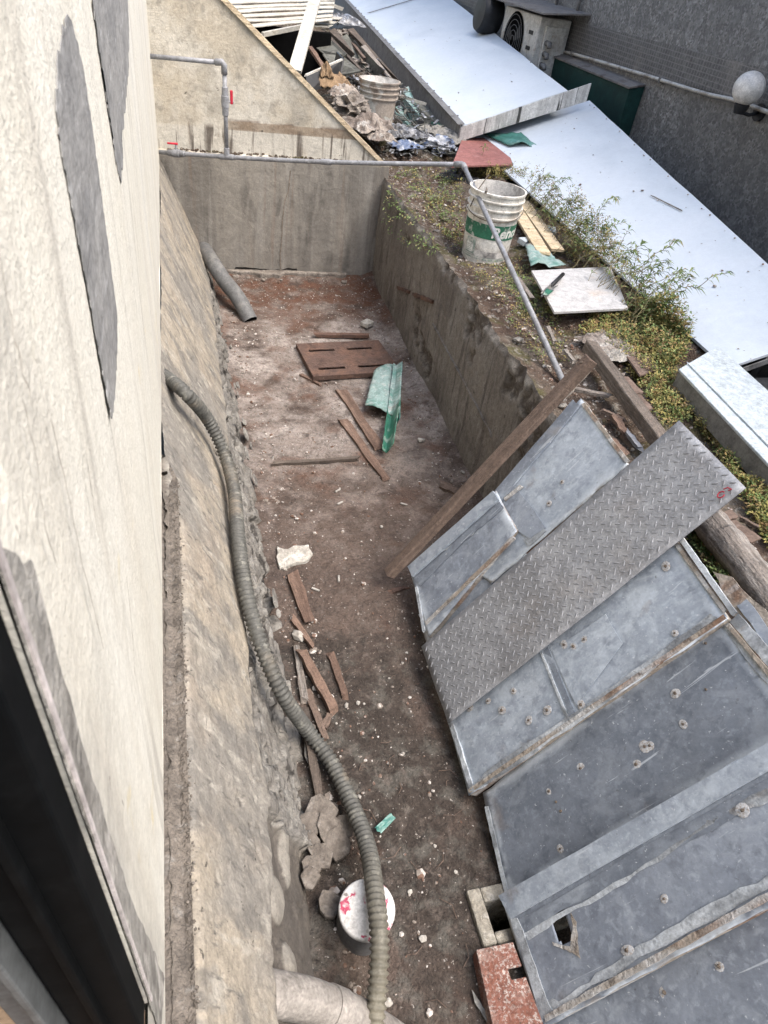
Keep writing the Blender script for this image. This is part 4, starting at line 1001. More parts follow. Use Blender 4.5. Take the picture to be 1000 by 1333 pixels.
# D: flanged panel with a square hole
hole = lambda o: (uv(732, 1206, .055).x - o[0] - .022, uv(732, 1206, .055).x - o[0] + .022, uv(732, 1206, .055).y - o[1] - .034, uv(732, 1206, .055).y - o[1] + .034)
rD, oD, QD = panel('zinc_panel', 'zinc panel with a square hole and a raised flange along its upper edge', [(652, 1166), (1060, 935), (1120, 1120), (708, 1338)], .055, 'galv_a', seed=12, hole=hole, nu=120, nv=60, amp=.0007)
patch(rD, oD, [(653, 1166), (1060, 936), (1068, 966), (668, 1196)], 'galv_b', 'flange', z=.003, th=.008, n=10, amp=.0006, seed=3)
patch(rD, oD, [(671, 1199), (760, 1150), (860, 1090), (960, 1035), (1068, 972), (1075, 995), (960, 1062), (870, 1112), (760, 1172), (680, 1215)], 'galv_c', 'flange_gap', z=.0012, th=.0006, n=3, amp=.004, seed=4)
patch(rD, oD, [(682, 1216), (760, 1175), (840, 1125), (920, 1072), (935, 1062), (930, 1072), (860, 1122), (800, 1158), (740, 1190), (690, 1224)], 'galv_edge', 'sealant', z=.0012, th=.0008, n=4, amp=.005, seed=5)
patch(rD, oD, [(950, 1055), (1068, 985), (1075, 1010), (1000, 1045), (958, 1062)], 'galv_edge', 'sealant', z=.0012, th=.0008, n=4, amp=.006, seed=6)
B(rD, oD, (712, 1326), (1115, 1104), .013, .009, 'rust_edge', 'rusted_lip', seed=8, seg=30, jit=.2)
patch(rD, oD, [(700, 1300), (715, 1318), (900, 1212), (1110, 1090), (1105, 1075), (1000, 1140), (900, 1190), (800, 1255), (735, 1300)], 'galv_edge', 'oxide_edge', z=.0012, th=.0006, n=6, amp=.006, seed=7)
patch(rD, oD, [(664, 1188), (675, 1195), (700, 1260), (722, 1318), (708, 1330), (690, 1270)], 'galv_edge', 'oxide_edge', z=.002, th=.002, n=4, amp=.004, seed=8)
patch(rD, oD, [(744, 1188), (752, 1200), (753, 1225), (757, 1248), (747, 1240), (735, 1236), (722, 1231), (720, 1226), (744, 1232), (747, 1210)], 'rust_edge', 'torn_edge', z=.0014, th=.0008, n=3, amp=.002, seed=9)
bolts(rD, [loc2(866, 1170, oD), loc2(818, 1237, oD), loc2(968, 1055, oD)], .004)
# B: framed panel of two sheets
rB, oB, QB = panel('zinc_panel', 'framed zinc panel of two pale sheets with rusty border, below the checker plate', [(560, 855), (858, 672), (948, 806), (611, 1036)], .045, 'galv_b', seed=21, nu=50, nv=20)
B(rB, oB, (613, 1030), (945, 803), .012, .008, 'rust_edge', 'rusted_border', seed=3, seg=30, jit=.16)
B(rB, oB, (590, 945), (617, 1030), .016, .008, 'galv_edge', seed=5)
patch(rB, oB, [(622, 1020), (640, 1000), (760, 922), (870, 842), (925, 800), (935, 806), (880, 848), (770, 930), (650, 1012), (628, 1026)], 'galv_edge', 'oxide_edge', n=5, amp=.004, seed=6)
B(rB, oB, (712, 846), (748, 934), .018, .005, 'galv_c', 'joint_strip', seed=7, jit=.08)
B(rB, oB, (706, 850), (742, 938), .007, .007, 'galv_edge', 'joint_strip', seed=8)
B(rB, oB, (868, 690), (946, 798), .011, .008, 'rust_edge', 'rusted_border', seed=9)
B(rB, oB, (880, 690), (958, 800), .014, .012, 'galv_edge', seed=10)
patch(rB, oB, [(720, 848), (790, 800), (812, 838), (752, 920)], 'galv_b', 'inner_sheet', z=.002, th=.0015, n=3, amp=.002, seed=12)
bolts(rB, [loc2(*p, oB) for p in ((690, 938), (655, 925), (670, 900), (637, 913), (613, 922), (714, 925), (736, 840), (762, 833), (748, 842), (758, 918), (868, 738), (880, 825))], .005)
# A: far pair of sheets beside the wooden stile
rA2, oA2, QA2 = panel('zinc_panel', 'pale scratched zinc sheet panel at the top, behind the wooden stile', [(575, 715), (757, 518), (818, 605), (640, 760)], .022, 'galv_b', seed=31)
patch(rA2, oA2, [(646, 641), (748, 522), (757, 530), (672, 632), (654, 655)], 'galv_a', 'folded_edge', z=.003, th=.006, n=4, amp=.002, seed=3)
B(rA2, oA2, (760, 526), (818, 602), .012, .008, 'rust_edge', 'rusted_border', seed=4)
patch(rA2, oA2, [(652, 652), (670, 633), (690, 655), (712, 688), (692, 702), (672, 690)], 'galv_a', 'repair_sheet', z=.003, th=.003, n=3, amp=.001, seed=5)
B(rA2, oA2, (660, 652), (682, 634), .012, .010, 'rust_edge', 'wood_chip', seed=6, z=.006)
patch(rA2, oA2, [(684, 702), (708, 688), (713, 692), (690, 712)], 'galv_edge', 'oxide_edge', z=.003, th=.002, n=3, amp=.003, seed=7)
bolts(rA2, [loc2(733, 628, oA2), loc2(716, 656, oA2)], .004)
rA1, oA1, QA1 = panel('zinc_panel', 'zinc panel with folded ribs and rusty lower border beside the wooden stile', [(533, 738), (646, 640), (674, 690), (558, 830)], .040, 'galv_a', seed=41)
patch(rA1, oA1, [(534, 739), (645, 641), (652, 652), (540, 752)], 'galv_b', 'folded_rib', z=.003, th=.010, n=5, amp=.001, seed=3)
patch(rA1, oA1, [(542, 755), (600, 700), (652, 654), (657, 662), (600, 710), (548, 764)], 'galv_c', 'folded_rib', z=.002, th=.002, n=4, amp=.002, seed=4)
patch(rA1, oA1, [(578, 718), (622, 686), (618, 696), (590, 714)], 'galv_edge', 'oxide_streak', z=.002, th=.001, n=3, amp=.003, seed=5)
B(rA1, oA1, (556, 812), (671, 700), .012, .010, 'rust_edge', 'rusted_border', seed=6, seg=20, jit=.18)
B(rA1, oA1, (543, 765), (553, 822), .012, .006, 'galv_edge', seed=7)
rA0, oA0, QA0 = panel('zinc_panel', 'narrow oxidised zinc strip between the ribbed panel and the checker plate', [(545, 800), (672, 700), (700, 745), (560, 850)], .015, 'galv_a', seed=51)
# strips along the top of the near panels
o_ = (0, 0, 0)
rT = thing('flashing_strip', 'bent rusty zinc flashing beyond the top edge of the near panels, right edge', 'flashing', mat=pmat(uv(940, 780, .0).x, uv(940, 780, .0).y, 0))
oT = (uv(940, 780, 0).x, uv(940, 780, 0).y, 0)
patch(rT, oT, [(930, 745), (955, 752), (1010, 810), (1060, 880), (1055, 905), (1000, 850), (955, 800)], 'rust_edge', 'plate', z=.0, th=.006, n=4, amp=.004, seed=3)
patch(rT, oT, [(962, 790), (975, 782), (1010, 830), (1050, 880), (1046, 893), (1000, 842)], 'galv_a', 'zinc_face', z=.008, th=.004, n=4, amp=.003, seed=4)
# ---- checker plate lying over them
cq = [uv(*c, .075) for c in ((551, 838), (890, 544), (966, 640), (580, 943))]
u0, v0 = (cq[0].x + cq[3].x) / 2, (cq[2].y + cq[3].y) / 2
PL, PW = (cq[1].x + cq[2].x) / 2 - u0, (cq[0].y + cq[1].y) / 2 - v0
ck = thing('checker_plate', 'grey steel checker plate lying diagonally over the zinc panels', 'steel plate', mat=pmat(u0, v0, .072))
mb = MB(); mb.grid(lambda u, v: (PL * u, PW * v, .003 + .004 * fbm(u * 3, v * 1.2, 3, 2)), 40, 12); mb.build('plate', 'checker', ck, solid=.005, smooth=True)
mb = MB(); pitch = .0245; k2 = pitch
def trd(cx, cy, an):
    c, s_ = math.cos(an), math.sin(an); z = .0035 + .004 * fbm(cx / PL * 3, cy / PW * 1.2, 3, 2)
    pts = [(-.0112, 0), (-.0065, .0027), (.0065, .0027), (.0112, 0), (.0065, -.0027), (-.0065, -.0027)]
    vs = [(cx + x * c - y * s_, cy + x * s_ + y * c, z - .001) for x, y in pts] + [(cx + x * .7 * c - y * .45 * s_, cy + x * .7 * s_ + y * .45 * c, z + .0008) for x, y in pts]
    mb.add(vs, [(6, 7, 8, 9, 10, 11)] + [(i, (i + 1) % 6, (i + 1) % 6 + 6, i + 6) for i in range(6)])
nx, ny = int(PL / pitch) + 12, int(PW / pitch) + 30
sq = pitch / math.sqrt(2)
for i in range(-40, 80):
    for j in range(-40, 80):
        x = (i + j) * sq * .98; y = (j - i) * sq * .98
        if .008 < x < PL - .008 and .008 < y < PW - .008:
            trd(x, y, math.radians(45 if (i + j) % 2 else -45))
tr = tag(mb.build('tread_pattern', 'tread', ck), kind='stuff')
def mark(cx, cy, pts): return MB().tube([(cx + x, cy + y, .009) for x, y in pts], .0018, 6)
q = uv(940, 645, .075); mx, my = q.x - u0, q.y - v0
mark(mx, my, [(math.cos(t * .6) * .010, math.sin(t * .6) * .008) for t in range(10)]).build('red_mark', 'red_ink', ck)
mark(mx + .01, my, [(.004, .008), (.014, .004), (.018, -.008), (.010, -.004)]).build('red_mark', 'red_ink', ck)
mb = MB().lathe([(0, .0040), (.006, .0040), (.009, .003)], (uv(701, 797, .075).x - u0, uv(701, 797, .075).y - v0, .0015), 12); mb.build('burn_spot', 'gutter', ck)
# ---- wooden stile leaning beside the panels
a, b = uv(506, 748, .085), uv(770, 467, .085)
w3 = lambda q: PO + U * q.x + Vector((0, q.y, 0)) + NV * q.z
mt, L = frame_of(w3(a), w3(b), NV)
st = thing('wooden_stile', 'long square brown timber stile leaning from the floor to the bank', 'timber', mat=mt)
mb = MB(); plank(mb, (0, 0, 0), (L, 0, 0), .042, .040, seed=2, jit=.02, seg=26, ragged=.003); mb.build('stick', 'wood_brown', st, bevel=.004)
mb = MB().tube([(L - .03, 0, .018), (L - .03, 0, .026)], .004, 8); mb.build('nail', 'bolt', st)
mb = MB(); plank(mb, (L - .02, 0, -.022), (L - .16, -.004, -.023), .03, .006, seed=5); mb.build('cleat', 'rust_edge', st)
# ---- timbers lying on the bank
a, b = fz(767, 450, .80), fz(862, 578, .80)
mt, L = frame_of(a, b); mb = MB(); plank(mb, (-.0, 0, 0), (L + .04, 0, 0), .048, .055, seed=9, jit=.05, seg=16, ragged=.008)
o = mb.build('weathered_timber', 'wood_timber', bevel=.006); o.matrix_world = mt
tag(o, 'squared brown grey timber lying on the bank behind the wooden stile', 'timber')
a, b = fz(915, 668, .78), fz(1012, 792, .78)
mt, L = frame_of(a, b); mb = MB()
pts = [Vector((L * i / 40, .004 * N3(i * .3, 2), .004 * N3(i * .3, 8))) for i in range(41)]
mb.tube(pts, [.052 * (1 + .06 * N3(i * .4, 1)) for i in range(41)], 26)
for i, v in enumerate(mb.v):
    an = math.atan2(v.z, v.y); g = .007 * abs(N3(an * 4.5, v.x * 1.2, 3)) + .003 * N3(an * 9, v.x * 2.5, 5); r = math.hypot(v.y, v.z)
    if r > .001: s_ = (r - g * 1.6) / r; mb.v[i] = Vector((v.x, v.y * s_, v.z * s_))
o = mb.build('weathered_log', 'wood_grey', smooth=True); o.matrix_world = mt
tag(o, 'cracked silver grey log lying on the bank right of the panels', 'log')
# ---- rusty red box at the pit
z = .055
q = [fz(620, 1236, z), fz(668, 1226, z), fz(712, 1345, z), fz(645, 1350, z)]
cc = (q[0] + q[1] + q[2] + q[3]) / 4
rb = thing('steel_channel', 'worn red painted steel channel with a notch at the foot of the panels', 'steel channel', tuple(cc.xy) + (0,))
n0, n1 = q[1].lerp(q[2], .28), q[1].lerp(q[2], .40); inn = (q[0] - q[1]) * .38
MB().prism([q[0], q[1], n0, n0 + inn, n1 + inn, n1, q[2], q[3]][::-1], (0, 0, -.008)).build('top_plate', 'redpaint', rb, bevel=.002)
dz = Vector((0, 0, -.0085))
for i, (a, b) in enumerate(((q[0], q[3]), (q[0], q[1]))):
    dr = (b - a).normalized(); sd_ = Vector((-dr.y, dr.x, 0)) * .006
    if (cc - a).dot(sd_) < 0: sd_ = -sd_
    MB().prism([a + dz + dr * .001, b + dz, b + dz + sd_, a + dz + sd_ + dr * .001], (0, 0, -.045)).build('web', 'redpaint' if i == 0 else 'pit', rb)
a, b = fz(618, 1300, .012), fz(634, 1325, .012)
stick('bent_strip', 'steel_tool', 'short dull metal strip on the floor beside the red channel', 'metal strip', a, b, .012, .006, seed=5)
# ---- corrugated hose
SP0 = slope_at(0, 0); 
def on_slope(px, py, off):
    return fp(px, py, PT + SN * off, SN)
hp = [fz(180, 468, .715), fz(198, 478, .715), fz(218, 492, .70)]
hp += [on_slope(px, py, .035) for px, py in ((242, 512), (270, 545), (292, 590), (305, 640), (310, 700), (320, 770))]
hp += [on_slope(340, 840, .038), on_slope(369, 905, .042)]
hp += [fz(px, py, z) for px, py, z in ((400, 950, .085), (430, 990, .055), (455, 1040, .06), (478, 1100, .10), (488, 1160, .165), (494, 1220, .185), (492, 1280, .16), (487, 1333, .13), (478, 1390, .06))]
path = resample(spline(hp, 24), .0040)
rad = [.0222 * (1 + .05 * N3(i * .013, 3)) + (.0022 if (i % 4) in (0, 1) else -.0030) for i in range(len(path))]
hs = thing('corrugated_hose', 'long grey brown corrugated hose snaking down the foundation wall to the floor', 'hose', (.2, 1.2, 0))
mb = MB().tube(path, rad, 20); mb.build('tube', 'hose', hs, smooth=True)
i1 = int(len(path) * .52)
# ---- white capped pipe stub
c = fz(478, 1183, .125)
cp = thing('pipe_stub', 'upright grey pipe stub with white cap and red marks under the hose', 'pipe stub', (c.x, c.y, 0))
MB().lathe([(.071, 0), (.071, .118), (.0, .118)], (c.x, c.y, 0), 36).build('pipe', 'pvc_dark', cp, smooth=True, angle=40)
MB().lathe([(.0715, .110), (.0725, .112), (.0725, .124), (.068, .128), (0, .129)], (c.x, c.y, 0), 36).build('cap', 'cap_white', cp, smooth=True, angle=50)
# ---- chalky drain elbow at the bottom
e0 = slope_at(.36, .55, -.09); 
pe = [fz(330, 1290, .33), fz(365, 1295, .28), fz(400, 1302, .225), fz(435, 1315, .165), fz(470, 1330, .11), fz(520, 1362, .03)]
mb = MB().tube(spline(pe, 8), .044, 26)
el = thing('drain_elbow', 'chalky grey drain pipe bending out of the foundation wall, bottom', 'drain pipe', tuple(pe[2]))
mb.build('pipe', 'pvc_old', el, smooth=True)
s_ = spline(pe, 8); MB().tube([s_[22], s_[24], s_[26]], .0475, 26).build('collar', 'pvc_old', el, smooth=True, angle=40)
# ---- dark pipe by the back wall
pb = [on_slope(262, 318, -.05), on_slope(279, 345, .02), on_slope(292, 365, .045), fz(310, 388, .10), fz(326, 418, .0)]
bp = thing('waste_pipe', 'dark grey waste pipe leaving the foundation beside the back wall', 'waste pipe', tuple(fz(325, 412, 0)))
path = spline(pb, 8)
MB().tube(path, .050, 22, caps=False).build('pipe', 'pvc_dark', bp, smooth=True)
MB().tube(path[-3:], .044, 22).build('mouth', 'void', bp)
# ---- grey water pipe with two valves
E0 = fy(207, 199, YB - .06); zE = 1.07
Ep = fz(603, 214, zE); Fp = fz(733, 496, .735); T0 = None
wpipe = thing('water_pipe', 'grey plastic water pipe with red valves crossing the alley and turning over the bucket', 'water pipe', (.3, 4.6, .8))
r_ = .0125
st0 = Vector((FX - .02, YB - .055, E0.z + .004))
sag = [st0.lerp(Ep, t) + Vector((0, 0, -.018 * math.sin(math.pi * t))) for t in [i / 16 for i in range(17)]]
MB().tube(sag, r_, 16).build('long_run', 'pvc', wpipe, smooth=True)
MB().tube([Ep + (Fp - Ep).normalized() * -.004, Fp], r_, 16).build('down_run', 'pvc', wpipe, smooth=True)
dE = (sag[-2] - Ep).normalized(); dF = (Fp - Ep).normalized()
MB().tube([Ep + dE * .05, Ep + dE * .01, Ep + dF * .01, Ep + dF * .05], .0165, 16).build('elbow', 'pvc', wpipe, smooth=True)
# tee at the riser
def on_run(px):  # point of the long run under picture column px
    return min(sag, key=lambda p: abs(((_X * p.x + _Y * p.y + _Z * (p.z - HC)).x * F / (_X * p.x + _Y * p.y + _Z * (p.z - HC)).z) + CX - px))
sg = [st0.lerp(Ep, t) + Vector((0, 0, -.018 * math.sin(math.pi * t))) for t in [i / 200 for i in range(201)]]
sag = sg; tp = on_run(295); tq = on_run(303); dT = (tq - tp).normalized()
MB().tube([tp - dT * .045, tp + dT * .045], .0165, 16).build('tee', 'pvc', wpipe, smooth=True, angle=40)
tz = fy(293, 82, tp.y).z
MB().tube([tp, (tp.x, tp.y, tp.z + .05)], .0165, 16).build('tee', 'pvc', wpipe, smooth=True, angle=40)
top = Vector((tp.x - .003, tp.y, tz))
MB().tube([tp, top], r_, 16).build('riser', 'pvc', wpipe, smooth=True)
hl = fy(193, 73, tp.y + .08); hl.x = FX - .02
MB().tube([top, hl], r_, 16).build('upper_arm', 'pvc', wpipe, smooth=True)
dh = (hl - top).normalized()
MB().tube([top + dh * .05, top + dh * .012 + Vector((0, 0, .002)), top + Vector((0, 0, -.012)), top + Vector((0, 0, -.055))], .0175, 16).build('elbow', 'pvc', wpipe, smooth=True)
vz = fy(294, 132, tp.y).z
vb = MB().lathe([(0.0136, -.075), (0.0176, -.07), (0.0192, -.03), (0.0224, -.028), (0.0224, .028), (0.0192, .03), (0.0176, .07), (0.0136, .075)], (tp.x - .002, tp.y, vz), 18).build('valve', 'pvc', wpipe, smooth=True, angle=35)
MB().tube([(tp.x + .008, tp.y, vz), (tp.x + .045, tp.y, vz)], .008, 10).build('stem', 'pvc', vb)
MB().box((tp.x + .026, tp.y - .009, vz - .012), (tp.x + .042, tp.y + .009, vz + .058)).build('handle', 'red_plastic', vb, bevel=.004)
v2 = on_run(229); d2 = (on_run(240) - v2).normalized()
vb = MB().lathe([(0.0136, -.06), (0.0176, -.055), (0.0192, -.024), (0.0232, -.022), (0.0232, .022), (0.0192, .024), (0.0176, .055), (0.0136, .06)], v2, 18, d2).build('valve', 'pvc', wpipe, smooth=True, angle=35)
MB().tube([v2, v2 + Vector((0, 0, .055))], .007, 10).build('stem', 'pvc', vb)
MB().box(v2 + Vector((-.05, -.008, .048)), v2 + Vector((.012, .008, .058))).build('handle', 'red_plastic', vb, bevel=.003)
c_ = on_run(425); MB().tube([c_ - d2 * .03, c_ + d2 * .03], .0160, 16).build('coupling', 'pvc', wpipe, smooth=True, angle=40)
# wire tied round the pipe by the bucket
mid = Ep.lerp(Fp, .18); MB().tube([mid + Vector((-.03, -.02, -.06)), mid + Vector((.0, -.005, .02)), mid + Vector((.06, .03, .09))], .003, 6).build('tie_wire', 'bolt', wpipe)
# ---- buckets
def pail(name, label, loc, h, r0, r1, mat_out, mat_in, rings, tilt=0., fill=None):
    root = thing(name, label, 'bucket', loc)
    x, y, z = loc
    prof = [(0, .004), (r0 - .006, .002), (r0, .008)]
    for k in range(1, 10): prof.append((r0 + (r1 - r0) * k / 14, h * k / 14))
    for zz in rings:
        rr_ = r0 + (r1 - r0) * zz / h
        prof += [(rr_, zz - .006), (rr_ + .010, zz - .004), (rr_ + .011, zz + .003), (rr_ + .002, zz + .006)]
    prof += [(r1, h - .012), (r1 + .008, h - .010), (r1 + .009, h), (r1 - .002, h + .001)]
    prof = sorted(prof[:12], key=lambda p: p[1]) + prof[12:]
    MB().lathe(prof, loc, 56).build('shell', mat_out, root, smooth=True, angle=45)
    pin = [(r1 - .002, h), (r1 - .004, h - .02), (r0 + (r1 - r0) * .15, .05), (0, .045)]
    if fill: pin = [(r1 - .002, h), (r1 - .004, h - .02), (r1 - .006, h - fill), (0, h - fill - .006)]
    MB().lathe(pin, loc, 56).build('inside', mat_in, root, smooth=True, angle=45)
    return root
bx, by, bz = 1.655, 3.58, .655
BH, BR0, BR1 = .385, .126, .146
bk = pail('paint_bucket', 'white paint bucket with a green printed band, behind the grey pipe', (bx, by, bz), BH, BR0, BR1, 'bucket', 'bucket_in', (.265, .305, .345))
def brad(z): return BR0 + (BR1 - BR0) * z / BH + .0015
def wrap(th, z, off=0.): r = brad(z) + off; return Vector((bx + r * math.cos(th), by + r * math.sin(th), bz + z))
TH = math.atan2(-by, -bx)            # towards the window
def band(name, t0, t1, z0, z1, mat, off=0., n=40):
    return MB().grid(lambda u, v: wrap(t0 + (t1 - t0) * u, z0 + (z1 - z0) * v, off), n, 3).build(name, mat, bk, smooth=True)
lb = band('label_band', TH - 1.9, TH + 1.6, .155, .232, 'print_green', .0004, 60)
band('label_line', TH - 1.6, TH + 1.4, .040, .047, 'print_grey', .0004); band('label_line', TH - 1.6, TH + 1.4, .052, .055, 'print_grey', .0004)
band('label_panel', TH - .95, TH - .45, .062, .145, 'print_grey', .0004, 12); band('label_panel', TH - .90, TH - .55, .070, .118, 'print_white', .0012, 12)
for k in range(4): band('label_line', TH - .88, TH - .6 - .05 * (k % 2), .076 + k * .009, .079 + k * .009, 'print_grey', .0018, 8)
def text_mesh(body, size):
    cu = bpy.data.curves.new('lettering', 'FONT'); cu.body = body; cu.size = size; cu.extrude = .0006; cu.shear = .15; cu.resolution_u = 3; cu.offset = .002
    ob = bpy.data.objects.new('lettering_source', cu); COL.objects.link(ob)
    dg = bpy.context.evaluated_depsgraph_get(); dg.update()
    me = bpy.data.meshes.new_from_object(ob.evaluated_get(dg)); vs = [v.co.copy() for v in me.vertices]; fs = [tuple(p.vertices) for p in me.polygons]
    bpy.data.objects.remove(ob); bpy.data.curves.remove(cu); bpy.data.meshes.remove(me); return vs, fs
vs, fs = text_mesh('Renco', .078)
mb = MB(); mb.add([wrap(TH + .10 + v.x / .136, .168 + v.y, .001 + v.z) for v in vs], fs); mb.build('lettering', 'print_white', lb)
vs, fs = text_mesh('NO.1', .05)
mb = MB(); mb.add([wrap(TH - 1.25 + v.x / .136, .172 + v.y, .001 + v.z) for v in vs], fs)
# wire handle hanging on the rim
hp_ = [Vector((bx, by, bz + .30)) + Vector((math.cos(TH - 1.57 + a) * .158, math.sin(TH - 1.57 + a) * .158, -.13 * math.sin(a) * .35)) for a in [i * math.pi / 14 for i in range(15)]]
MB().tube(hp_, .0022, 6).build('handle', 'bolt', bk, smooth=True)
b2 = fy(489, 160, 5.75)
pail('old_bucket', 'dirty beige ribbed bucket on the rubble heap behind the back wall', (b2.x, b2.y, b2.z - .01), .30, .125, .148, 'bucket_tan', 'bucket_in', (.19, .225, .26), fill=.05)
# ---- rusty cover with four slots on the alley floor
hz = .035
hq = [fz(396, 446, hz), fz(502, 440, hz), fz(522, 484, hz), fz(408, 491, hz)]
ho = hq[3]; ex = (hq[2] - hq[3]); ey = (hq[0] - hq[3]); lx, ly = ex.length, ey.length; ex.normalize(); ey = (ey - ex * ey.dot(ex)).normalized()
mt = Matrix((ex, ey, Vector((0, 0, 1)))).transposed().to_4x4(); mt.translation = Vector((ho.x, ho.y, .012))
hc = thing('drain_cover', 'rusty brown steel drain cover with four slots, tilted on the floor', 'drain cover', mat=mt @ Matrix.Rotation(math.radians(-1.5), 4, 'X'))
mb = MB(); xs = [0, .10 * lx, .40 * lx, .55 * lx, .85 * lx, lx]; ys = [0, .17 * ly, .235 * ly, .72 * ly, .785 * ly, ly]
for i in range(5):
    for j in range(5):
        if i in (1, 3) and j in (1, 3): continue
        mb.add([(xs[i], ys[j], .028), (xs[i + 1], ys[j], .028), (xs[i + 1], ys[j + 1], .028), (xs[i], ys[j + 1], .028)], [(0, 1, 2, 3)])
mb.build('plate', 'rustplate', hc, solid=.006)
for a, b in (((0, -.001, 0), (lx, .010, .0275)), ((0, ly - .01, 0), (lx, ly + .001, .0275)), ((-.001, .0105, 0), (.010, ly - .0105, .0275)), ((lx - .01, .0105, 0), (lx + .001, ly - .0105, .0275))):
    MB().box(a, b).build('rim', 'rustplate', hc)
a, b = fz(412, 436, .02), fz(478, 437, .02)
stick('rusty_bar', 'rustplate', 'thin rusty bar lying behind the drain cover', 'metal bar', a, b, .03, .02, seed=3)
MB_ = MB().box((.0, .0, .0), (.075, .06, .03)); p = fz(478, 428, .01)
o = MB_.build('cement_block', 'plaster', bevel=.004); o.location = p; o.rotation_euler = (0, 0, .7); tag(o, 'small pale cement block by the retaining wall, beyond the drain cover', 'block')
# ---- sticks and boards on the floor
FS = [
 ('wood_board', 'wood_red', 'pale edged brown board lying on the floor in front of the drain cover', (444, 506), (494, 582), .055, .014, .018),
 ('wood_board', 'wood_red', 'long thin rusty brown board pointing at the wooden stile', (446, 545), (502, 622), .055, .012, .012),
 ('wood_stick', 'wood_dark', 'thin dark stick lying straight across the alley floor', (356, 604), (466, 596), .020, .016, .012),
 ('wood_stick', 'wood_red', 'short brown stick left of the drain cover', (392, 486), (418, 500), .022, .012, .012),
 ('wood_stick', 'wood_red', 'splintered red brown stick below the plaster slab', (381, 748), (402, 806), .045, .020, .016),
 ('wood_stick', 'wood_red', 'short red brown stick beside the white plaster lump', (382, 804), (410, 842), .022, .018, .03),
 ('wood_stick', 'wood_red', 'thick brown stick slanting away from the foundation wall', (392, 850), (438, 926), .030, .024, .03),
 ('wood_stick', 'wood_red', 'lone brown stick lying out on the floor', (431, 852), (450, 908), .026, .014, .014),
 ('wood_stick', 'wood_grey', 'grey stick along the foundation foot, upper end by the plaster lump', (386, 842), (396, 912), .024, .02, .02),
 ('wood_stick', 'wood_brown', 'brown stick passing under the hose', (400, 900), (424, 960), .026, .02, .018),
 ('wood_stick', 'wood_dark', 'long dark stick along the foundation foot beside the hose', (396, 930), (418, 1052), .026, .022, .025),
 ('wood_stick', 'wood_brown', 'stubby brown stick end next to the slanting stick', (424, 942), (430, 928), .024, .018, .014),
 ('wood_board', 'wood_brown', 'short brown board end at the foot of the wooden stile', (574, 630), (604, 645), .05, .012, .014),
 ('rusty_strip', 'rustplate', 'small rusty strip beside the foot of the wooden stile', (508, 768), (530, 762), .02, .008, .012)]
for i, (n, mt_, lab, a, b, w, t, z) in enumerate(FS):
    A, B_ = fz(*a, z), fz(*b, z); A.z = floor_z(A.x, A.y) + t * .6; B_.z = floor_z(B_.x, B_.y) + t * .6
    if i in (6, 10): A.z += .025
    stick(n, mt_, lab, 'stick' if 'stick' in n else ('board' if 'board' in n else 'metal strip'), A, B_, w, t, seed=20 + i, jit=.16, taper=(1, .75 if i % 2 else 1), group='scrap wood on the alley floor' if 'wood' in n else None)
def floor_slab(name, px, z, th, mat, label, cat, n=3, amp=.008, seed=1, group=None, tilt=None):
    P = irregular([fz(*p, z) for p in px], n, amp, seed); c = sum(P, Vector()) / len(P)
    zz = floor_z(c.x, c.y) - .004
    mb = MB(); mb.prism([Vector((p.x, p.y, zz + (tilt or 0) * (p.x - c.x))) for p in P], (0, 0, th)); return lone(name, mb, mat, label, cat, (c.x, c.y, zz), group, bevel=.003)
floor_slab('plaster_slab', [(361, 708), (375, 712), (385, 707), (402, 706), (408, 718), (398, 728), (378, 732), (364, 737), (360, 722)], .03, .022, 'plaster', 'flat broken slab of pale plaster at the foundation foot', 'plaster slab', 3, .006, 4)
for i, (px, py, sz, lab) in enumerate([(388, 828, .036, 'white plaster lump wedged between brown sticks'), (413, 893, .024, 'white plaster lump beside the thick slanting stick'), (446, 890, .010, 'small white chip beside the lone brown stick'),
        (466, 915, .011, 'white chip on the open floor right of the lone stick'), (474, 916, .009, 'smaller white chip touching its neighbour on the open floor'), (451, 918, .013, 'white chip near the end of the slanting stick'), (497, 685, .015, 'white crumpled scrap on the floor above the stile foot'),
        (548, 573, .024, 'grey white stone at the foot of the retaining wall'), (371, 740, .013, 'white plaster crumb touching the broken slab'), (530, 848, .010, 'pale crumb on the floor left of the checker plate'),
        (550, 1222, .011, 'elongated pale chip right of the pipe stub'), (534, 1160, .010, 'grey pebble right of the hose'), (505, 1305, .014, 'pale chip beside the hose end'), (468, 1035, .012, 'pale stone touching the hose'), (525, 980, .012, 'pale flat crumb in the middle of the near floor'), (430, 1180, .028, 'grey mortar lump left of the pipe stub')]):
    p = fz(px, py, .01); lone('plaster_chip', MB().rock((p.x, p.y, floor_z(p.x, p.y) + sz * .35), sz, 70 + i, .6), 'chip_white' if i not in (7, 11, 15) else 'plaster', lab, 'chip', (p.x, p.y, 0), 'loose pale chips on the floor', bevel=.001)
for i, (px, py, an, lab) in enumerate([(498, 684, 0, ''), (441, 754, 1.4, 'short white stub standing out on the brown floor'), (411, 767, -.6, 'white stub nearest the plaster slab'), (443, 653, .5, 'white stub below the dark crossing stick'), (526, 656, -.5, 'white stub left of the short board end'), (440, 636, .6, 'white stub near the end of the dark crossing stick')]):
    if not lab: continue
    p = fz(px, py, .012); d = Vector((math.cos(an), math.sin(an), 0)) * .016
    z = floor_z(p.x, p.y) + .006; lone('cigarette_end', MB().tube([(p.x - d.x, p.y - d.y, z), (p.x + d.x, p.y + d.y, z)], .0045, 8), 'chip_white', lab, 'cigarette end', (p.x, p.y, 0), 'cigarette ends on the floor')
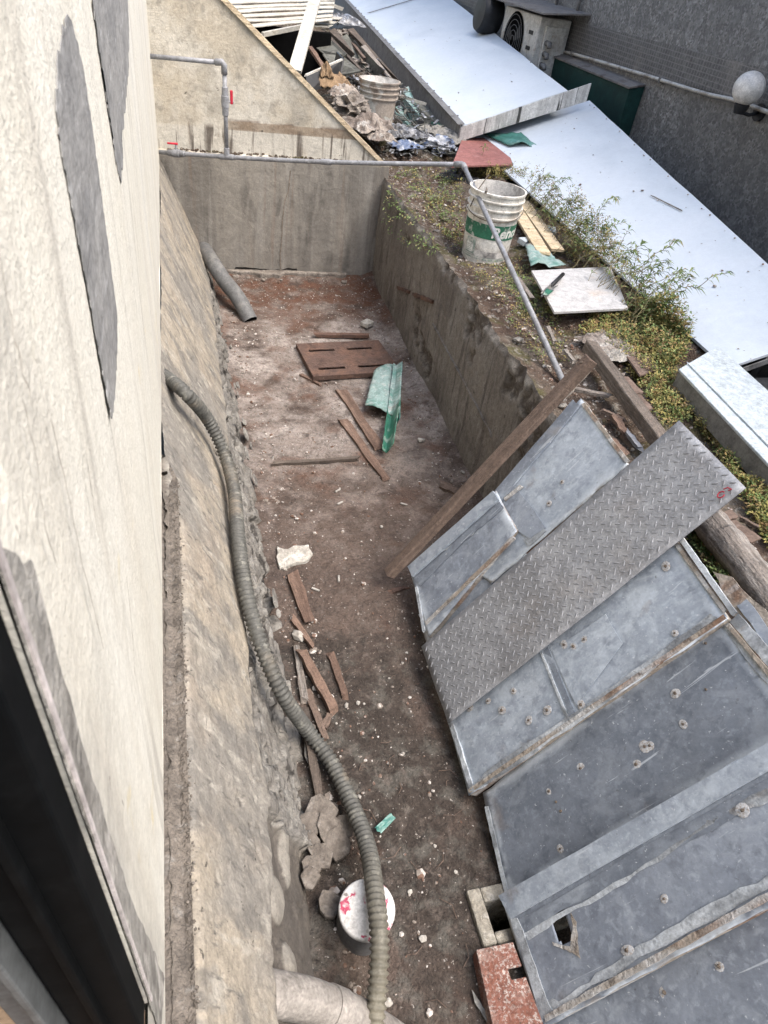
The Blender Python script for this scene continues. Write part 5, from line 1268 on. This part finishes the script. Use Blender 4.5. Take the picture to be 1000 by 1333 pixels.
# teal broken sheet on the floor
def curved_sheet(name, outline, z0, lift, mat, label, cat, th=.003, n=4, amp=.005, seed=1, parts=None):
    pass
tz = .03
def quad_sheet(pts, lift, nu=16, nv=12, amp=.006, seed=0):
    A, B_, C, D = pts
    def f(u, v):
        p = A.lerp(B_, u).lerp(D.lerp(C, u), v); j = .006 * N3(u * 9, v * 9, seed)
        return p + Vector((j, j * .7, lift(u, v) + amp * fbm(u * 3, v * 3, seed)))
    return MB().grid(f, nu, nv)
ts = thing('plastic_sheet', 'broken dusty teal plastic roofing piece with a bent green end on the floor', 'plastic sheet', tuple(fz(505, 530, 0)))
quad_sheet([fz(487, 487, .05), fz(511, 479, .06), fz(506, 545, .03), fz(475, 532, .03)], lambda u, v: .02 + .02 * math.sin(u * 3.1), 14, 14).build('flat_piece', 'teal_dusty', ts, smooth=True, solid=.004)
quad_sheet([fz(511, 480, .07), fz(523, 480, .09), fz(519, 545, .06), fz(503, 545, .03)], lambda u, v: .02 + .04 * abs(u - .35), 8, 16).build('fold', 'teal_dusty', ts, smooth=True, solid=.004)
quad_sheet([fz(503, 540, .03), fz(520, 532, .07), fz(510, 593, .03), fz(496, 592, .015)], lambda u, v: .015 + .04 * (u - .4) ** 2 * 4, 10, 14).build('bent_end', 'teal_deep', ts, smooth=True, solid=.004)
quad_sheet([fz(518, 492, .10), fz(523, 486, .12), fz(521, 545, .10), fz(517, 552, .06)], lambda u, v: .0, 4, 14).build('upturned_edge', 'teal', ts, smooth=True, solid=.004)
qs = quad_sheet([fz(488, 1076, .02), fz(508, 1058, .03), fz(515, 1064, .02), fz(496, 1084, .015)], lambda u, v: -.006 + .003 * u, 6, 6, .003)
lone('plastic_shard', qs, 'teal', 'small teal plastic shard lying right of the hose', 'plastic shard', tuple(fz(500, 1070, 0)), solid=.003)
# fine rubble scattered over the floor
mb = MB(); mbw = MB(); rr = random.Random(21)
for i in range(9000):
    y = rr.uniform(.1, 4.8); x = rr.uniform(.26, wallx(y) - .02)
    dn = .25 + .9 * max(0, 1 - (x - .27) / .16) + .7 * sstep(3.2, 4.6, y) + .8 * max(0, 1 - (wallx(y) - x) / .15) * sstep(1.2, 2, y) + .5 * max(0, N3(x * 3, y * 3, 6))
    if rr.random() > dn * .8: continue
    sz = .0018 + .006 * rr.random() ** 3 + (.008 * rr.random() if rr.random() < .05 else 0)
    (mbw if rr.random() < .05 + .14 * max(0, N3(x * 4, y * 4, 12)) else mb).rock((x, y, floor_z(x, y) + sz * .3), sz, i, .6)
for i in range(150):
    y = rr.uniform(.3, 4.7); side = rr.random()
    x = .28 + abs(rr.gauss(0, .06)) if side < .45 else (wallx(y) - .03 - abs(rr.gauss(0, .07)) if side < .8 and y > 1.9 else rr.uniform(.3, wallx(y) - .1))
    sz = rr.uniform(.007, .018); mb.rock((x, y, floor_z(x, y) + sz * .2), sz, 7000 + i, .5)
tag(mb.build('floor_rubble', 'chip_mix'), 'fine brown and grey rubble scattered over the alley floor', 'rubble', kind='stuff')
tag(mbw.build('floor_crumbs', 'chip_white'), 'fine white plaster crumbs scattered over the alley floor', 'crumbs', kind='stuff')
mb = MB()
for i in range(90):
    y = rr.uniform(.3, 4.7); x = rr.uniform(.3, wallx(y) - .08); a = rr.uniform(0, 6.28); L = rr.uniform(.02, .07); z = floor_z(x, y) + .004
    mb.tube([(x, y, z), (x + math.cos(a) * L * .5, y + math.sin(a) * L * .5, z + .006), (x + math.cos(a + .4) * L, y + math.sin(a + .4) * L, z + .002)], .0013, 4)
tag(mb.build('floor_twigs', 'wood_brown'), 'fine dry twigs and straws on the alley floor', 'twigs', kind='stuff')
# ---- things on the bank
def bank_board(name, px, z, th, mat, label, cat, n=3, amp=.0015, seed=1, rise=0, parent=None, group=None):
    P = irregular([fz(*p, z) for p in px], n, amp, seed); c = sum(P, Vector()) / len(P)
    mb = MB(); mb.prism([Vector((p.x, p.y, z - th + rise * (p.y - c.y))) for p in P], (0, 0, th))
    return lone(name, mb, mat, label, cat, (c.x, c.y, z), group, bevel=.0015)
bank_board('white_board', [(692, 352), (795, 347), (818, 401), (722, 406)], .80, .012, 'board_white', 'white marbled square board lying on the weeds below the bucket', 'board', 2, .001)
bank_board('red_board', [(602, 180), (655, 178), (668, 214), (588, 216)], .86, .012, 'board_red', 'faded red square board lying above the bucket', 'board', 2, .001)
pk = thing('pine_plank', 'two pale pine planks side by side, right of the paint bucket', 'planks', tuple(fz(700, 295, .77)))
for k, (a, b) in enumerate((((668, 266), (708, 330)), ((680, 262), (726, 326)))):
    mb = MB(); A, B_ = fz(*a, .80), fz(*b, .785); plank(mb, A, B_, .078, .016, seed=k + 3, jit=.02, seg=8, ragged=.004); mb.build('plank', 'wood_pale', pk, bevel=.002)
for p in ((684, 290), (688, 300)): MB().lathe([(0, .0105), (.008, .0095)], fz(*p, .792), 8).build('knot', 'wood_dark', pk)
# digging tool on the white board
tt = thing('garden_trowel', 'small trowel with a dark handle lying on the white board', 'trowel', tuple(fz(712, 375, 0.805)))
A, B_ = fz(733, 357, 0.825), fz(716, 374, 0.817); MB().tube([A, B_], .010, 10).build('handle', 'black', tt, smooth=True)
C = fz(705, 386, 0.815); MB().tube([B_, C], .005, 8).build('shank', 'steel_tool', tt, smooth=True)
quad_sheet([fz(716, 372, 0.820), fz(726, 374, 0.815), fz(712, 386, 0.807), fz(703, 384, 0.815)], lambda u, v: .01 * (u - .5) ** 2 * 4, 6, 6, .001).build('blade', 'steel_tool', tt, smooth=True, solid=.002)
quad_sheet([fz(711, 377, 0.825), fz(720, 380, 0.820), fz(713, 386, 0.815), fz(706, 385, 0.820)], lambda u, v: .004, 4, 4, .002).build('green_smear', 'teal_deep', tt, smooth=True, solid=.003)
lone('green_sheet', quad_sheet([roof(628, 176, P2), roof(678, 175, P2), roof(702, 191, P2), roof(662, 192, P2)], lambda u, v: .012 + .02 * math.sin(u * 5) * v, 16, 10, .012, 3), 'teal', 'shiny green plastic sheet poking out behind the red board', 'plastic sheet', tuple(fz(670, 183, .85)), smooth=True, solid=.003)
lone('green_sheet', quad_sheet([fz(683, 322, .77), fz(712, 330, .77), fz(736, 347, .77), fz(690, 350, .765)], lambda u, v: .012 + .012 * math.sin(u * 6), 16, 10, .016, 5), 'teal_dusty', 'torn dark green plastic sheet between the planks and the white board', 'plastic sheet', tuple(fz(710, 338, .75)), smooth=True, solid=.003)
for i, (px, py, an, dm, lab) in enumerate([(683, 312, .5, (.075, .05, .03), 'small white and blue box beside the planks and the bucket'), (717, 298, -.3, (.06, .07, .03), 'small white box on the right side of the planks'), (684, 268, .2, (.06, .05, .04), 'small clear plastic tub behind the upper end of the planks')]):
    p = fz(px, py, .775); o = MB().box((-dm[0] / 2, -dm[1] / 2, 0), (dm[0] / 2, dm[1] / 2, dm[2])).build('small_box', ['roof_block', 'roof_block', 'bucket'][i], bevel=.004)
    o.location = p - Vector((0, 0, .025)); o.rotation_euler = (.15, .1, an); tag(o, lab, 'box')
p = fz(600, 236, .73); lone('black_bag', rag((p.x, p.y, p.z + .01), (.13, .06, .05), 4, 2.4), 'blackbag', 'crumpled black plastic scrap left of the paint bucket', 'plastic bag', tuple(p))
p = fz(790, 445, .765); lone('plastic_film', rag((p.x, p.y, p.z - .01), (.08, .085, .03), 9, .4), 'sack', 'crumpled whitish plastic film in the weeds behind the timber', 'plastic film', tuple(p))
p = fz(803, 462, .765); lone('plastic_film', rag((p.x, p.y, p.z - .005), (.05, .04, .025), 12), 'chip_white', 'small white film scrap below the larger film', 'plastic film', tuple(p))
TL = [([(813, 459), (830, 456), (852, 482), (833, 488)], 'brown corrugated board scrap, left of three in the weeds'), ([(834, 462), (846, 460), (862, 480), (852, 484)], 'narrow brown corrugated board scrap, right of three in the weeds'),
      ([(806, 488), (818, 490), (838, 510), (826, 512)], 'brown board scrap lying along the timber'), ([(822, 512), (836, 514), (850, 532), (838, 534)], 'brown board scrap nearest the checker plate corner'),
      ([(945, 682), (958, 676), (992, 700), (978, 706)], 'split brown board behind the grey log'), ([(938, 668), (950, 662), (962, 672), (950, 678)], 'reddish brown scrap at the lower corner of the checker plate')]
for i, (px, lab) in enumerate(TL): bank_board('board_scrap', px, .775, .010, 'tile_red', lab, 'board scrap', 3, .004, 5 + i, group='brown board scraps in the weeds')
for i, (a, b, w, mt_, lab) in enumerate([((746, 506), (796, 516), .02, 'wood_grey', 'thin grey stick below the top of the wooden stile'), ((784, 534), (815, 548), .014, 'wood_brown', 'thin brown twig stick above the pale zinc panel'), ((800, 540), (812, 562), .03, 'wood_red', 'short broken brown slat above the pale zinc panel'),
        ((816, 562), (834, 585), .018, 'pvc', 'short grey rod pointing at the checker plate'), ((712, 424), (722, 446), .016, 'wood_grey', 'thin grey stick in the soil left of the weeds'), ((674, 362), (692, 388), .022, 'wood_grey', 'grey stick in the soil beside the pipe'), ((735, 455), (748, 472), .016, 'wood_grey', 'thin grey stick beside the end of the pipe'),
        ((622, 236), (640, 222), .012, 'wood_grey', 'grey stick leaning over the rim of the paint bucket'), ((634, 225), (650, 220), .02, 'wood_pale', 'short pale stick below the red board'), ((748, 326), (760, 340), .02, 'wood_grey', 'grey stick in the weeds right of the planks'), ((795, 572), (812, 590), .03, 'wood_red', 'red brown wood chip touching the pale zinc panel'), ((960, 672), (985, 686), .010, 'wood_brown', 'thin twig over the split brown board')]):
    z = .755 if i != 7 else .9; A, B_ = fz(*a, z), fz(*b, z)
    if i == 7: A, B_ = Vector((bx - .02, by + .18, .80)), Vector((bx - .12, by - .12, 1.06))
    stick('loose_stick', mt_, lab, 'stick', A, B_, w, .012, seed=60 + i, jit=.2, group='loose sticks on the bank')
# lumps along the wall top and loose soil stones
mb = MB(); rr = random.Random(33)
for i in range(2600):
    y = rr.uniform(.3, 7.5); x = wallx(min(y, 4.9)) + .03 + abs(rr.gauss(0, .28))
    if x > 2.3: continue
    sz = .003 + .012 * rr.random() ** 3; mb.rock((x, y, bank_z(x, y) + sz * .3), sz, i, .6)
tag(mb.build('bank_rubble', 'chip_mix'), 'small stones and rubble strewn over the soil bank', 'rubble', kind='stuff')
# ---- junk heap behind the back wall
def yz(px, py, y): return fy(px, py, y)
def heap_board(name, px, y0, mat, label, cat, th=.014, ys=None, seed=1, group=None):
    P = [fy(p[0], p[1], (ys[i] if ys else y0)) for i, p in enumerate(px)]; c = sum(P, Vector()) / len(P)
    nn = (P[1] - P[0]).cross(P[2] - P[0]).normalized(); nn = nn if nn.z > 0 else -nn
    mb = MB(); mb.prism(P, -nn * th); return lone(name, mb, mat, label, cat, tuple(c), group, bevel=.002)
# corrugated ivory sheets
def corr(A, B_, C, D, name, label, waves=9, amp=.012, seed=0):
    """ribbed sheet: overlapping strips, each lifted at its lower edge"""
    n = (B_ - A).cross(D - A).normalized(); n = n if n.z > 0 else -n; c = (A + C) / 2
    root = thing(name, label, 'roof sheet', tuple(c), 'ivory corrugated sheets behind the back wall')
    for k in range(waves):
        v0, v1 = k / waves, (k + 1.06) / waves
        MB().grid(lambda u, v: A.lerp(B_, u).lerp(D.lerp(C, u), v0 + (v1 - v0) * v) + n * (.016 * v + .01 * N3(u * 4, v0 * 4, seed)), 12, 2).build('rib', 'sheet_white', root, solid=.006)
    return root
corr(fy(280, 2, 6.9), fy(436, -2, 7.6), fy(432, 30, 7.2), fy(330, 38, 6.6), 'corrugated_sheet', 'upper ivory corrugated sheet at the top edge', 6, .022, 1)
corr(fy(250, -60, 7.4), fy(440, -70, 8.2), fy(440, 0, 7.8), fy(270, 4, 7.1), 'corrugated_sheet', 'rearmost ivory corrugated sheet, mostly out of the picture', 7, .022, 2)
corr(fy(395, 18, 7.25), fy(446, 24, 7.5), fy(428, 38, 7.2), fy(385, 36, 6.95), 'corrugated_sheet', 'short torn ivory sheet end beside the white plank', 3, .02, 3)
stick('white_rail', 'sheet_white', 'thin white rail under the ivory sheets', 'rail', fy(342, 45, 6.5), fy(402, 33, 6.8), .03, .03, seed=1, jit=.03)
stick('white_rail', 'sheet_white', 'thin white rail end at the top edge beside the grey fascia', 'rail', fy(415, 0, 7.7), fy(446, 12, 7.8), .06, .03, seed=2, jit=.03)
stick('white_plank', 'sheet_white', 'long white plank leaning against the sloping wall edge', 'plank', fy(416, -22, 6.6), fy(384, 92, 5.15), .085, .022, seed=3, jit=.01)
# black crate
cr = thing('black_crate', 'black open box with a pale rim in the junk heap', 'box', tuple(fy(425, 100, 5.9) - Vector((0, 0, .2))))
A, B_, C, D = fy(398, 98, 5.6), fy(446, 77, 5.9), fy(440, 110, 5.75), fy(402, 120, 5.5)
MB().prism([A, B_, C, D], (0, .02, 0)).build('side', 'black', cr)
mb = MB(); plank(mb, A, B_, .014, .012, seed=1, jit=.05); mb.build('rim', 'acwhite', cr)
MB().prism([B_ + Vector((.002, 0, 0)), C + Vector((.002, 0, 0)), C + Vector((.02, .35, 0)), B_ + Vector((.02, .35, 0))], (.012, 0, 0)).build('side', 'black', cr)
# added black panel: paints the shade of the hollow behind the wall
MB_ = MB().box((.0, 6.9, .62), (1.35, 7.0, 1.28)); lone('hollow_shade_panel', MB_, 'void', 'added black panel standing in for the shade under the ivory sheets', 'shade_panel', (.6, 6.9, .62))
HB = [([(412, 62), (432, 52), (452, 70), (436, 82)], 6.9, 'slat', 'grey board sloping in the heap behind the black box'), ([(436, 52), (452, 44), (500, 92), (488, 100)], 7.1, 'slat', 'long grey board parallel to the roof edge'), ([(420, 70), (446, 72), (470, 92), (440, 98)], 6.5, 'slat', 'flat grey board in front of the black box'),
      ([(452, 38), (460, 36), (520, 105), (512, 110)], 7.3, 'wood_dark', 'dark board lying along the grey fascia'), ([(520, 118), (532, 112), (548, 150), (536, 160)], 6.7, 'teal_dusty', 'dusty green board right of the beige bucket'), ([(536, 130), (552, 132), (572, 160), (556, 166)], 6.5, 'slat', 'grey green board near the roof corner'), ([(512, 140), (522, 136), (540, 168), (528, 172)], 6.2, 'teal_dusty', 'green plastic board beside the torn film'),
      ([(428, 40), (436, 36), (462, 70), (454, 76)], 7.2, 'wood_dark', 'dark slat in the upper heap'), ([(552, 150), (560, 146), (578, 166), (570, 170)], 6.3, 'teal_deep', 'narrow deep green slat by the roof corner'), ([(470, 60), (476, 58), (530, 126), (524, 130)], 7.0, 'wood_grey', 'thin weathered slat along the heap edge')]
for i, (px, y, mt_, lab) in enumerate(HB):
    heap_board('heap_board', px, y, mt_, lab, 'board', .012, [y + .12 * (q % 2) - (.5 if q > 1 else 0) for q in range(4)], i, 'boards in the junk heap')
for i, (a, b, y0, y1, w, mt_, lab) in enumerate([((404, 62), (424, 92), 6.6, 6.1, .035, 'wood_red', 'brown stick rising from the hollow'), ((428, 48), (470, 92), 7.1, 6.5, .03, 'wood_dark', 'dark stick crossing the grey boards'), ((446, 40), (474, 76), 7.4, 6.8, .025, 'wood_brown', 'brown stick in the upper heap'), ((500, 122), (530, 116), 6.3, 6.5, .02, 'wood_grey', 'pale stick right of the beige bucket rim'), ((512, 152), (540, 172), 6.0, 5.9, .04, 'wood_grey', 'grey stick under the beige bucket'), ((530, 128), (556, 136), 6.4, 6.4, .015, 'sheet_white', 'thin white stick over the green boards'), ((480, 96), (520, 150), 6.7, 6.1, .018, 'wood_dark', 'thin dark stick right of the beige bucket')]):
    stick('heap_stick', mt_, lab, 'stick', fy(*a, y0), fy(*b, y1), w, .02, seed=80 + i, group='sticks in the junk heap')
CR = [((430, 112), 5.75, (.13, .12, .10), 'tarp_tan', 1, 'crumpled tan sheet left of the beige bucket', 'tarp', 0), ((424, 100), 5.7, (.04, .05, .09), 'tarp_tan', 2, 'upright twisted end of tan sheet against the black box', 'tarp', 0), ((448, 122), 5.6, (.10, .09, .06), 'sack', 15, 'brown dirty sack at the foot of the tan sheet', 'sack', 0), ((455, 140), 5.5, (.13, .12, .08), 'mudstone', 3, 'brown earth lump in front of the tan sheet', 'earth lump', 0),
      ((478, 165), 5.35, (.15, .12, .09), 'sack', 4, 'lime spattered sack below the beige bucket', 'sack', .6), ((495, 180), 5.2, (.09, .07, .05), 'sack', 5, 'small limed lump at the end of the sloping edge', 'sack', .2), ((520, 172), 5.6, (.14, .15, .05), 'foil', 6, 'torn grey plastic film heap behind the wall corner', 'plastic film', .3), ((545, 180), 5.6, (.14, .12, .05), 'foil', 7, 'torn shiny plastic film beside the blue bag', 'plastic film', 1), ((528, 190), 5.3, (.10, .07, .04), 'bluebag', 8, 'flattened blue and white scrap in front of the torn film', 'plastic scrap', .4),
      ((572, 190), 5.35, (.10, .09, .06), 'bluebag', 9, 'blue and white plastic bag beside the red board', 'plastic bag', 0), ((590, 182), 5.55, (.09, .10, .06), 'cloth', 10, 'grey cloth bundle between the blue bag and the red board', 'cloth', .5), ((568, 172), 5.7, (.13, .08, .05), 'cloth', 11, 'long grey cloth roll behind the blue bag', 'cloth', -.3), ((505, 122), 6.4, (.12, .12, .05), 'mudstone', 12, 'earth and litter mound right behind the beige bucket', 'earth lump', 0), ((470, 82), 7.0, (.14, .16, .05), 'sack', 13, 'straw coloured litter bundle along the heap edge', 'litter', .2), ((445, 28), 7.6, (.16, .16, .06), 'foil', 14, 'dark torn film at the end of the ivory sheets', 'plastic film', 0), ((448, 46), 7.4, (.10, .12, .04), 'mudstone', 16, 'brown litter lump near the grey fascia', 'litter', 0)]
for (px, y, sz, mt_, sd_, lab, cat, rz) in CR:
    p = fy(*px, y)
    if cat in ('plastic film', 'plastic scrap', 'cloth', 'sack', 'tarp'):
        lone({'tarp': 'crumpled_sheet', 'sack': 'dirty_sack', 'plastic film': 'torn_film', 'plastic scrap': 'plastic_scrap', 'cloth': 'cloth_bundle'}[cat], rag(p, sz, sd_, rz), mt_, lab, cat, tuple(p), smooth=True, solid=.003); continue
    lone({'tarp': 'crumpled_sheet', 'sack': 'dirty_sack', 'earth lump': 'earth_lump', 'plastic film': 'torn_film', 'plastic scrap': 'plastic_scrap', 'plastic bag': 'plastic_bag', 'cloth': 'cloth_bundle', 'litter': 'litter_bundle'}[cat], crumple(p, sz, sd_, .38, 1.7, rz), mt_, lab, cat, tuple(p))
mb = MB(); rr = random.Random(44)
for i in range(900):
    px, py = rr.uniform(425, 590), rr.uniform(30, 200)
    if px > 418 + .915 * py: continue
    y = interp(py, [(30, 7.8), (100, 6.7), (200, 5.2)]); p = fy(px, py, y); a = rr.uniform(0, 6.28); L = rr.uniform(.02, .09)
    plank(mb, p, p + Vector((math.cos(a) * L, math.sin(a) * L, rr.uniform(-.02, .03))), rr.uniform(.006, .02), .004, seed=i, seg=1, ragged=.004)
tag(mb.build('heap_litter', 'slat'), 'fine dark splinters and litter over the junk heap', 'litter', kind='stuff')
mb = MB()
for i in range(420):
    px, py = rr.uniform(440, 600), rr.uniform(60, 205)
    if px > 418 + .915 * py: continue
    y = interp(py, [(30, 7.8), (100, 6.7), (200, 5.2)]); p = fy(px, py, y) + Vector((0, 0, .02)); a = rr.uniform(0, 6.28); L = rr.uniform(.015, .06)
    plank(mb, p, p + Vector((math.cos(a) * L, math.sin(a) * L, rr.uniform(-.02, .03))), rr.uniform(.006, .025), .003, seed=i, seg=1, ragged=.004)
tag(mb.build('heap_scraps', 'foil'), 'fine pale plastic scraps over the junk heap', 'litter', kind='stuff')
# ---- weeds
rr = random.Random(3)
def leaf(mb, p, d, L, w, droop=.3, nrm=None):
    """a folded lance shaped leaf"""
    d = d.normalized(); s_ = d.cross(Vector((0, 0, 1)))
    s_ = s_.normalized() if s_.length > 1e-3 else Vector((1, 0, 0))
    s_ = (s_ + Vector((0, 0, rr.uniform(-.5, .5)))).normalized()
    a = p; b = p + d * L * .4 + Vector((0, 0, .0)); t = p + d * L - Vector((0, 0, droop * L))
    mb.add([a, b + s_ * w, b - s_ * w, t, b + Vector((0, 0, -w * .5))], [(0, 4, 1), (0, 2, 4), (4, 3, 1), (4, 2, 3)])
def inpoly(x, y, P):
    c = False; j = len(P) - 1
    for i in range(len(P)):
        if (P[i][1] > y) != (P[j][1] > y) and x < (P[j][0] - P[i][0]) * (y - P[i][1]) / (P[j][1] - P[i][1]) + P[i][0]: c = not c
        j = i
    return c
BLOCK = [[(692, 352), (795, 347), (818, 401), (722, 406)], [(664, 262), (690, 258), (734, 330), (706, 336)], [(602, 180), (655, 178), (668, 214), (588, 216)], [(602, 240), (676, 240), (664, 345), (600, 345)]]
def sow(poly, n, blocked=True):
    xs = [p[0] for p in poly]; ys = [p[1] for p in poly]; k = 0
    while k < n:
        px, py = rr.uniform(min(xs), max(xs)), rr.uniform(min(ys), max(ys))
        if not inpoly(px, py, poly): continue
        k += 1
        if blocked and any(inpoly(px, py, q) for q in BLOCK): continue
        yield px, py
def surf(px, py):
    p = fz(px, py, .72)
    for _ in range(3):
        z = max(bank_z(p.x, p.y), P2.z + RK * (p.x - 2.2) if (p.x > 2.2 and LB.y < p.y < 5.3) else -9); p = fz(px, py, z)
    return p
# low sedum cushion
dry, stems, grn = MB(), MB(), MB()
def tuft(px, py, h, n, L, w, mbl, spread=.5):
    p = surf(px, py); 
    for _ in range(n):
        a = rr.uniform(0, 6.283); e = rr.uniform(.2, 1.2)
        q = p + Vector((math.cos(a), math.sin(a), 0)) * rr.uniform(0, .02) + Vector((0, 0, rr.uniform(0, h)))
        leaf(mbl, q, Vector((math.cos(a) * math.cos(e), math.sin(a) * math.cos(e), math.sin(e))), L * rr.uniform(.6, 1.3), w * rr.uniform(.7, 1.3))
SED = [(720, 405), (820, 392), (870, 410), (888, 450), (880, 480), (905, 520), (950, 560), (1000, 610), (1010, 720), (985, 690), (960, 640), (900, 545), (865, 560), (800, 460), (760, 440), (700, 400)]
for px, py in sow(SED, 2400):
    k = N3(px * .03, py * .03, 2)
    if k < -.35: continue
    tuft(px, py, .03 + .05 * max(0, k + .2), 9, .015, .0034, dry if rr.random() < .72 else grn)
for px, py in sow([(1000, 610), (1180, 740), (1200, 980), (1090, 900), (1010, 770)], 500): tuft(px, py, .03, 8, .015, .0036, dry if rr.random() < .6 else grn)
MOUND = [(820, 410), (870, 405), (892, 440), (885, 478), (860, 488), (835, 455)]
for px, py in sow(MOUND, 700): tuft(px, py, .10, 10, .018, .004, dry if rr.random() < .6 else grn)
for px, py in sow([(505, 226), (600, 222), (620, 300), (640, 345), (610, 335), (575, 310), (540, 260)], 330): tuft(px, py, .025 + .03 * max(0, N3(px * .05, py * .05)), 7, .016, .0045, grn if rr.random() < .7 else dry)
for px, py in sow([(560, 250), (600, 240), (690, 345), (730, 400), (740, 470), (700, 480), (660, 420), (590, 330)], 620): tuft(px, py, .015, 5, .012, .003, dry if rr.random() < .6 else grn)
for px, py in sow([(890, 690), (925, 690), (975, 765), (955, 775), (925, 750)], 520): tuft(px, py, .03, 8, .014, .004, grn if rr.random() < .75 else dry)
for px, py in sow([(640, 205), (700, 195), (740, 300), (700, 290), (690, 250)], 220): tuft(px, py, .05, 7, .022, .003, dry if rr.random() < .5 else grn)
for px, py in sow([(600, 215), (660, 215), (690, 232), (660, 236), (610, 232)], 200): tuft(px, py, .03, 6, .018, .003, dry)
for px, py in sow([(740, 250), (790, 300), (830, 380), (800, 350), (740, 345), (728, 300)], 420): tuft(px, py, .06, 8, .022, .003, dry if rr.random() < .65 else grn)
for px, py in sow([(620, 168), (660, 160), (665, 175), (625, 182)], 120): tuft(px, py, .03, 6, .02, .004, grn)
for px, py in sow([(640, 345), (690, 350), (720, 400), (690, 420)], 160): tuft(px, py, .02, 6, .014, .0035, grn)
# hanging over the wall by the back corner
for i in range(120):
    y = rr.uniform(3.5, 4.75); x = wallx(y) + rr.uniform(-.035, .06); z = .72 - rr.random() ** 2 * .22 * sstep(3.4, 4.3, y)
    for _ in range(6):
        a = rr.uniform(0, 6.28); leaf(grn, Vector((x, y, z)) + Vector((rr.uniform(-.02, .02), rr.uniform(-.02, .02), rr.uniform(-.02, .03))), Vector((math.cos(a), math.sin(a), rr.uniform(-.6, .5))), .018 * rr.uniform(.6, 1.3), .005)
tag(dry.build('ground_cover', 'leaf_dry'), 'yellow green low sedum and dry weeds covering the bank', 'weeds', kind='stuff')
tag(grn.build('green_weeds', 'leaf'), 'small green weeds growing through the bank', 'weeds', kind='stuff')
# trailing bamboo-leaved weeds over the lower roof
def sprig(mbs, mbl, base, tip, arch, n, L):
    pts = [base.lerp(tip, t) + Vector((0, 0, arch * math.sin(math.pi * t))) + Vector((rr.uniform(-.01, .01), rr.uniform(-.01, .01), 0)) for t in [i / 7 for i in range(8)]]
    mbs.tube(pts, [.0016 * (1.2 - .6 * i / 7) for i in range(8)], 4)
    path = spline(pts, 4); d0 = (tip - base).normalized()
    for k in range(n):
        f = (k + 1) / (n + 1); p = path[min(len(path) - 1, int(f ** .7 * len(path)))]
        for sgn in (-1, 1):
            a = rr.uniform(.5, 1.1) * sgn; d = Matrix.Rotation(a, 3, 'Z') @ d0; d.z = rr.uniform(-.1, .6)
            leaf(mbl, p, d, L * rr.uniform(.7, 1.25), L * .085, .45)
    for _ in range(4):
        a = rr.uniform(-.9, .9); d = Matrix.Rotation(a, 3, 'Z') @ d0; d.z = rr.uniform(0, .6); leaf(mbl, tip, d, L * 1.1, L * .08, .5)
ss, sl_ = MB(), MB()
TR = [(670, 190), (700, 200), (720, 225), (752, 262), (790, 290), (830, 318), (860, 340), (900, 360), (880, 392), (840, 398), (800, 345), (745, 300), (700, 240)]
for px, py in sow(TR, 80):
    tip = surf(px, py) + Vector((0, 0, rr.uniform(.01, .05))); a = rr.uniform(2.4, 4.4)
    base = tip + Vector((math.cos(a), math.sin(a) * .8, 0)) * rr.uniform(.08, .22); base.z = min(base.z, max(bank_z(base.x, base.y), P2.z + RK * (base.x - 2.2))) 
    sprig(ss, sl_, base, tip, rr.uniform(.02, .07), rr.randint(3, 5), .056)
for px, py in sow([(690, 200), (740, 255), (800, 310), (880, 395), (820, 390), (740, 310), (700, 250)], 40):
    tip = surf(px, py) + Vector((0, 0, rr.uniform(.01, .05))); a = rr.uniform(2.0, 4.6)
    base = tip + Vector((math.cos(a), math.sin(a), 0)) * rr.uniform(.08, .18); base.z = min(base.z, bank_z(base.x, base.y) + .02)
    sprig(ss, sl_ if rr.random() < .6 else dry, base, tip, rr.uniform(.01, .05), 4, .042)
tag(ss.build('trailing_stems', 'stem'), 'thin brown stems trailing over the edge of the lower roof', 'weeds', kind='stuff')
tag(sl_.build('trailing_leaves', 'leaf'), 'narrow bamboo like leaves trailing over the edge of the lower roof', 'weeds', kind='stuff')
# three long single sprigs that stand clear of the mass
for pa, lab in (([(850, 395), (880, 392), (905, 380), (938, 368)], 'longest leafy sprig reaching furthest right over the pale roof'), ([(835, 350), (862, 335), (880, 318)], 'leafy sprig standing clear above the longest sprig'), ([(770, 300), (784, 275), (800, 262)], 'arching sprig in the middle of the pale roof edge')):
    r0 = surf(*pa[0]); t = thing('trailing_sprig', lab, 'plant', tuple(r0)); a_, b_ = MB(), MB()
    P = [surf(*p) + Vector((0, 0, .015 + .03 * (i % 2))) for i, p in enumerate(pa)]
    for q in range(len(P) - 1): sprig(a_, b_, P[q], P[q + 1], .02, 4, .05)
    a_.build('stem', 'stem', t); b_.build('leaves', 'leaf', t)
t = thing('young_sprig', 'small upright sprig in front of the faded red board', 'plant', tuple(fz(624, 225, .74))); a_, b_ = MB(), MB()
p = fz(624, 226, .74); sprig(a_, b_, p, p + Vector((.01, .02, .17)), .0, 3, .05)
for k in range(6): leaf(b_, p + Vector((.01, .02, .17)), Vector((math.cos(k), math.sin(k), .2)), .06, .004, .4)
a_.build('stem', 'stem', t); b_.build('leaves', 'leaf', t)
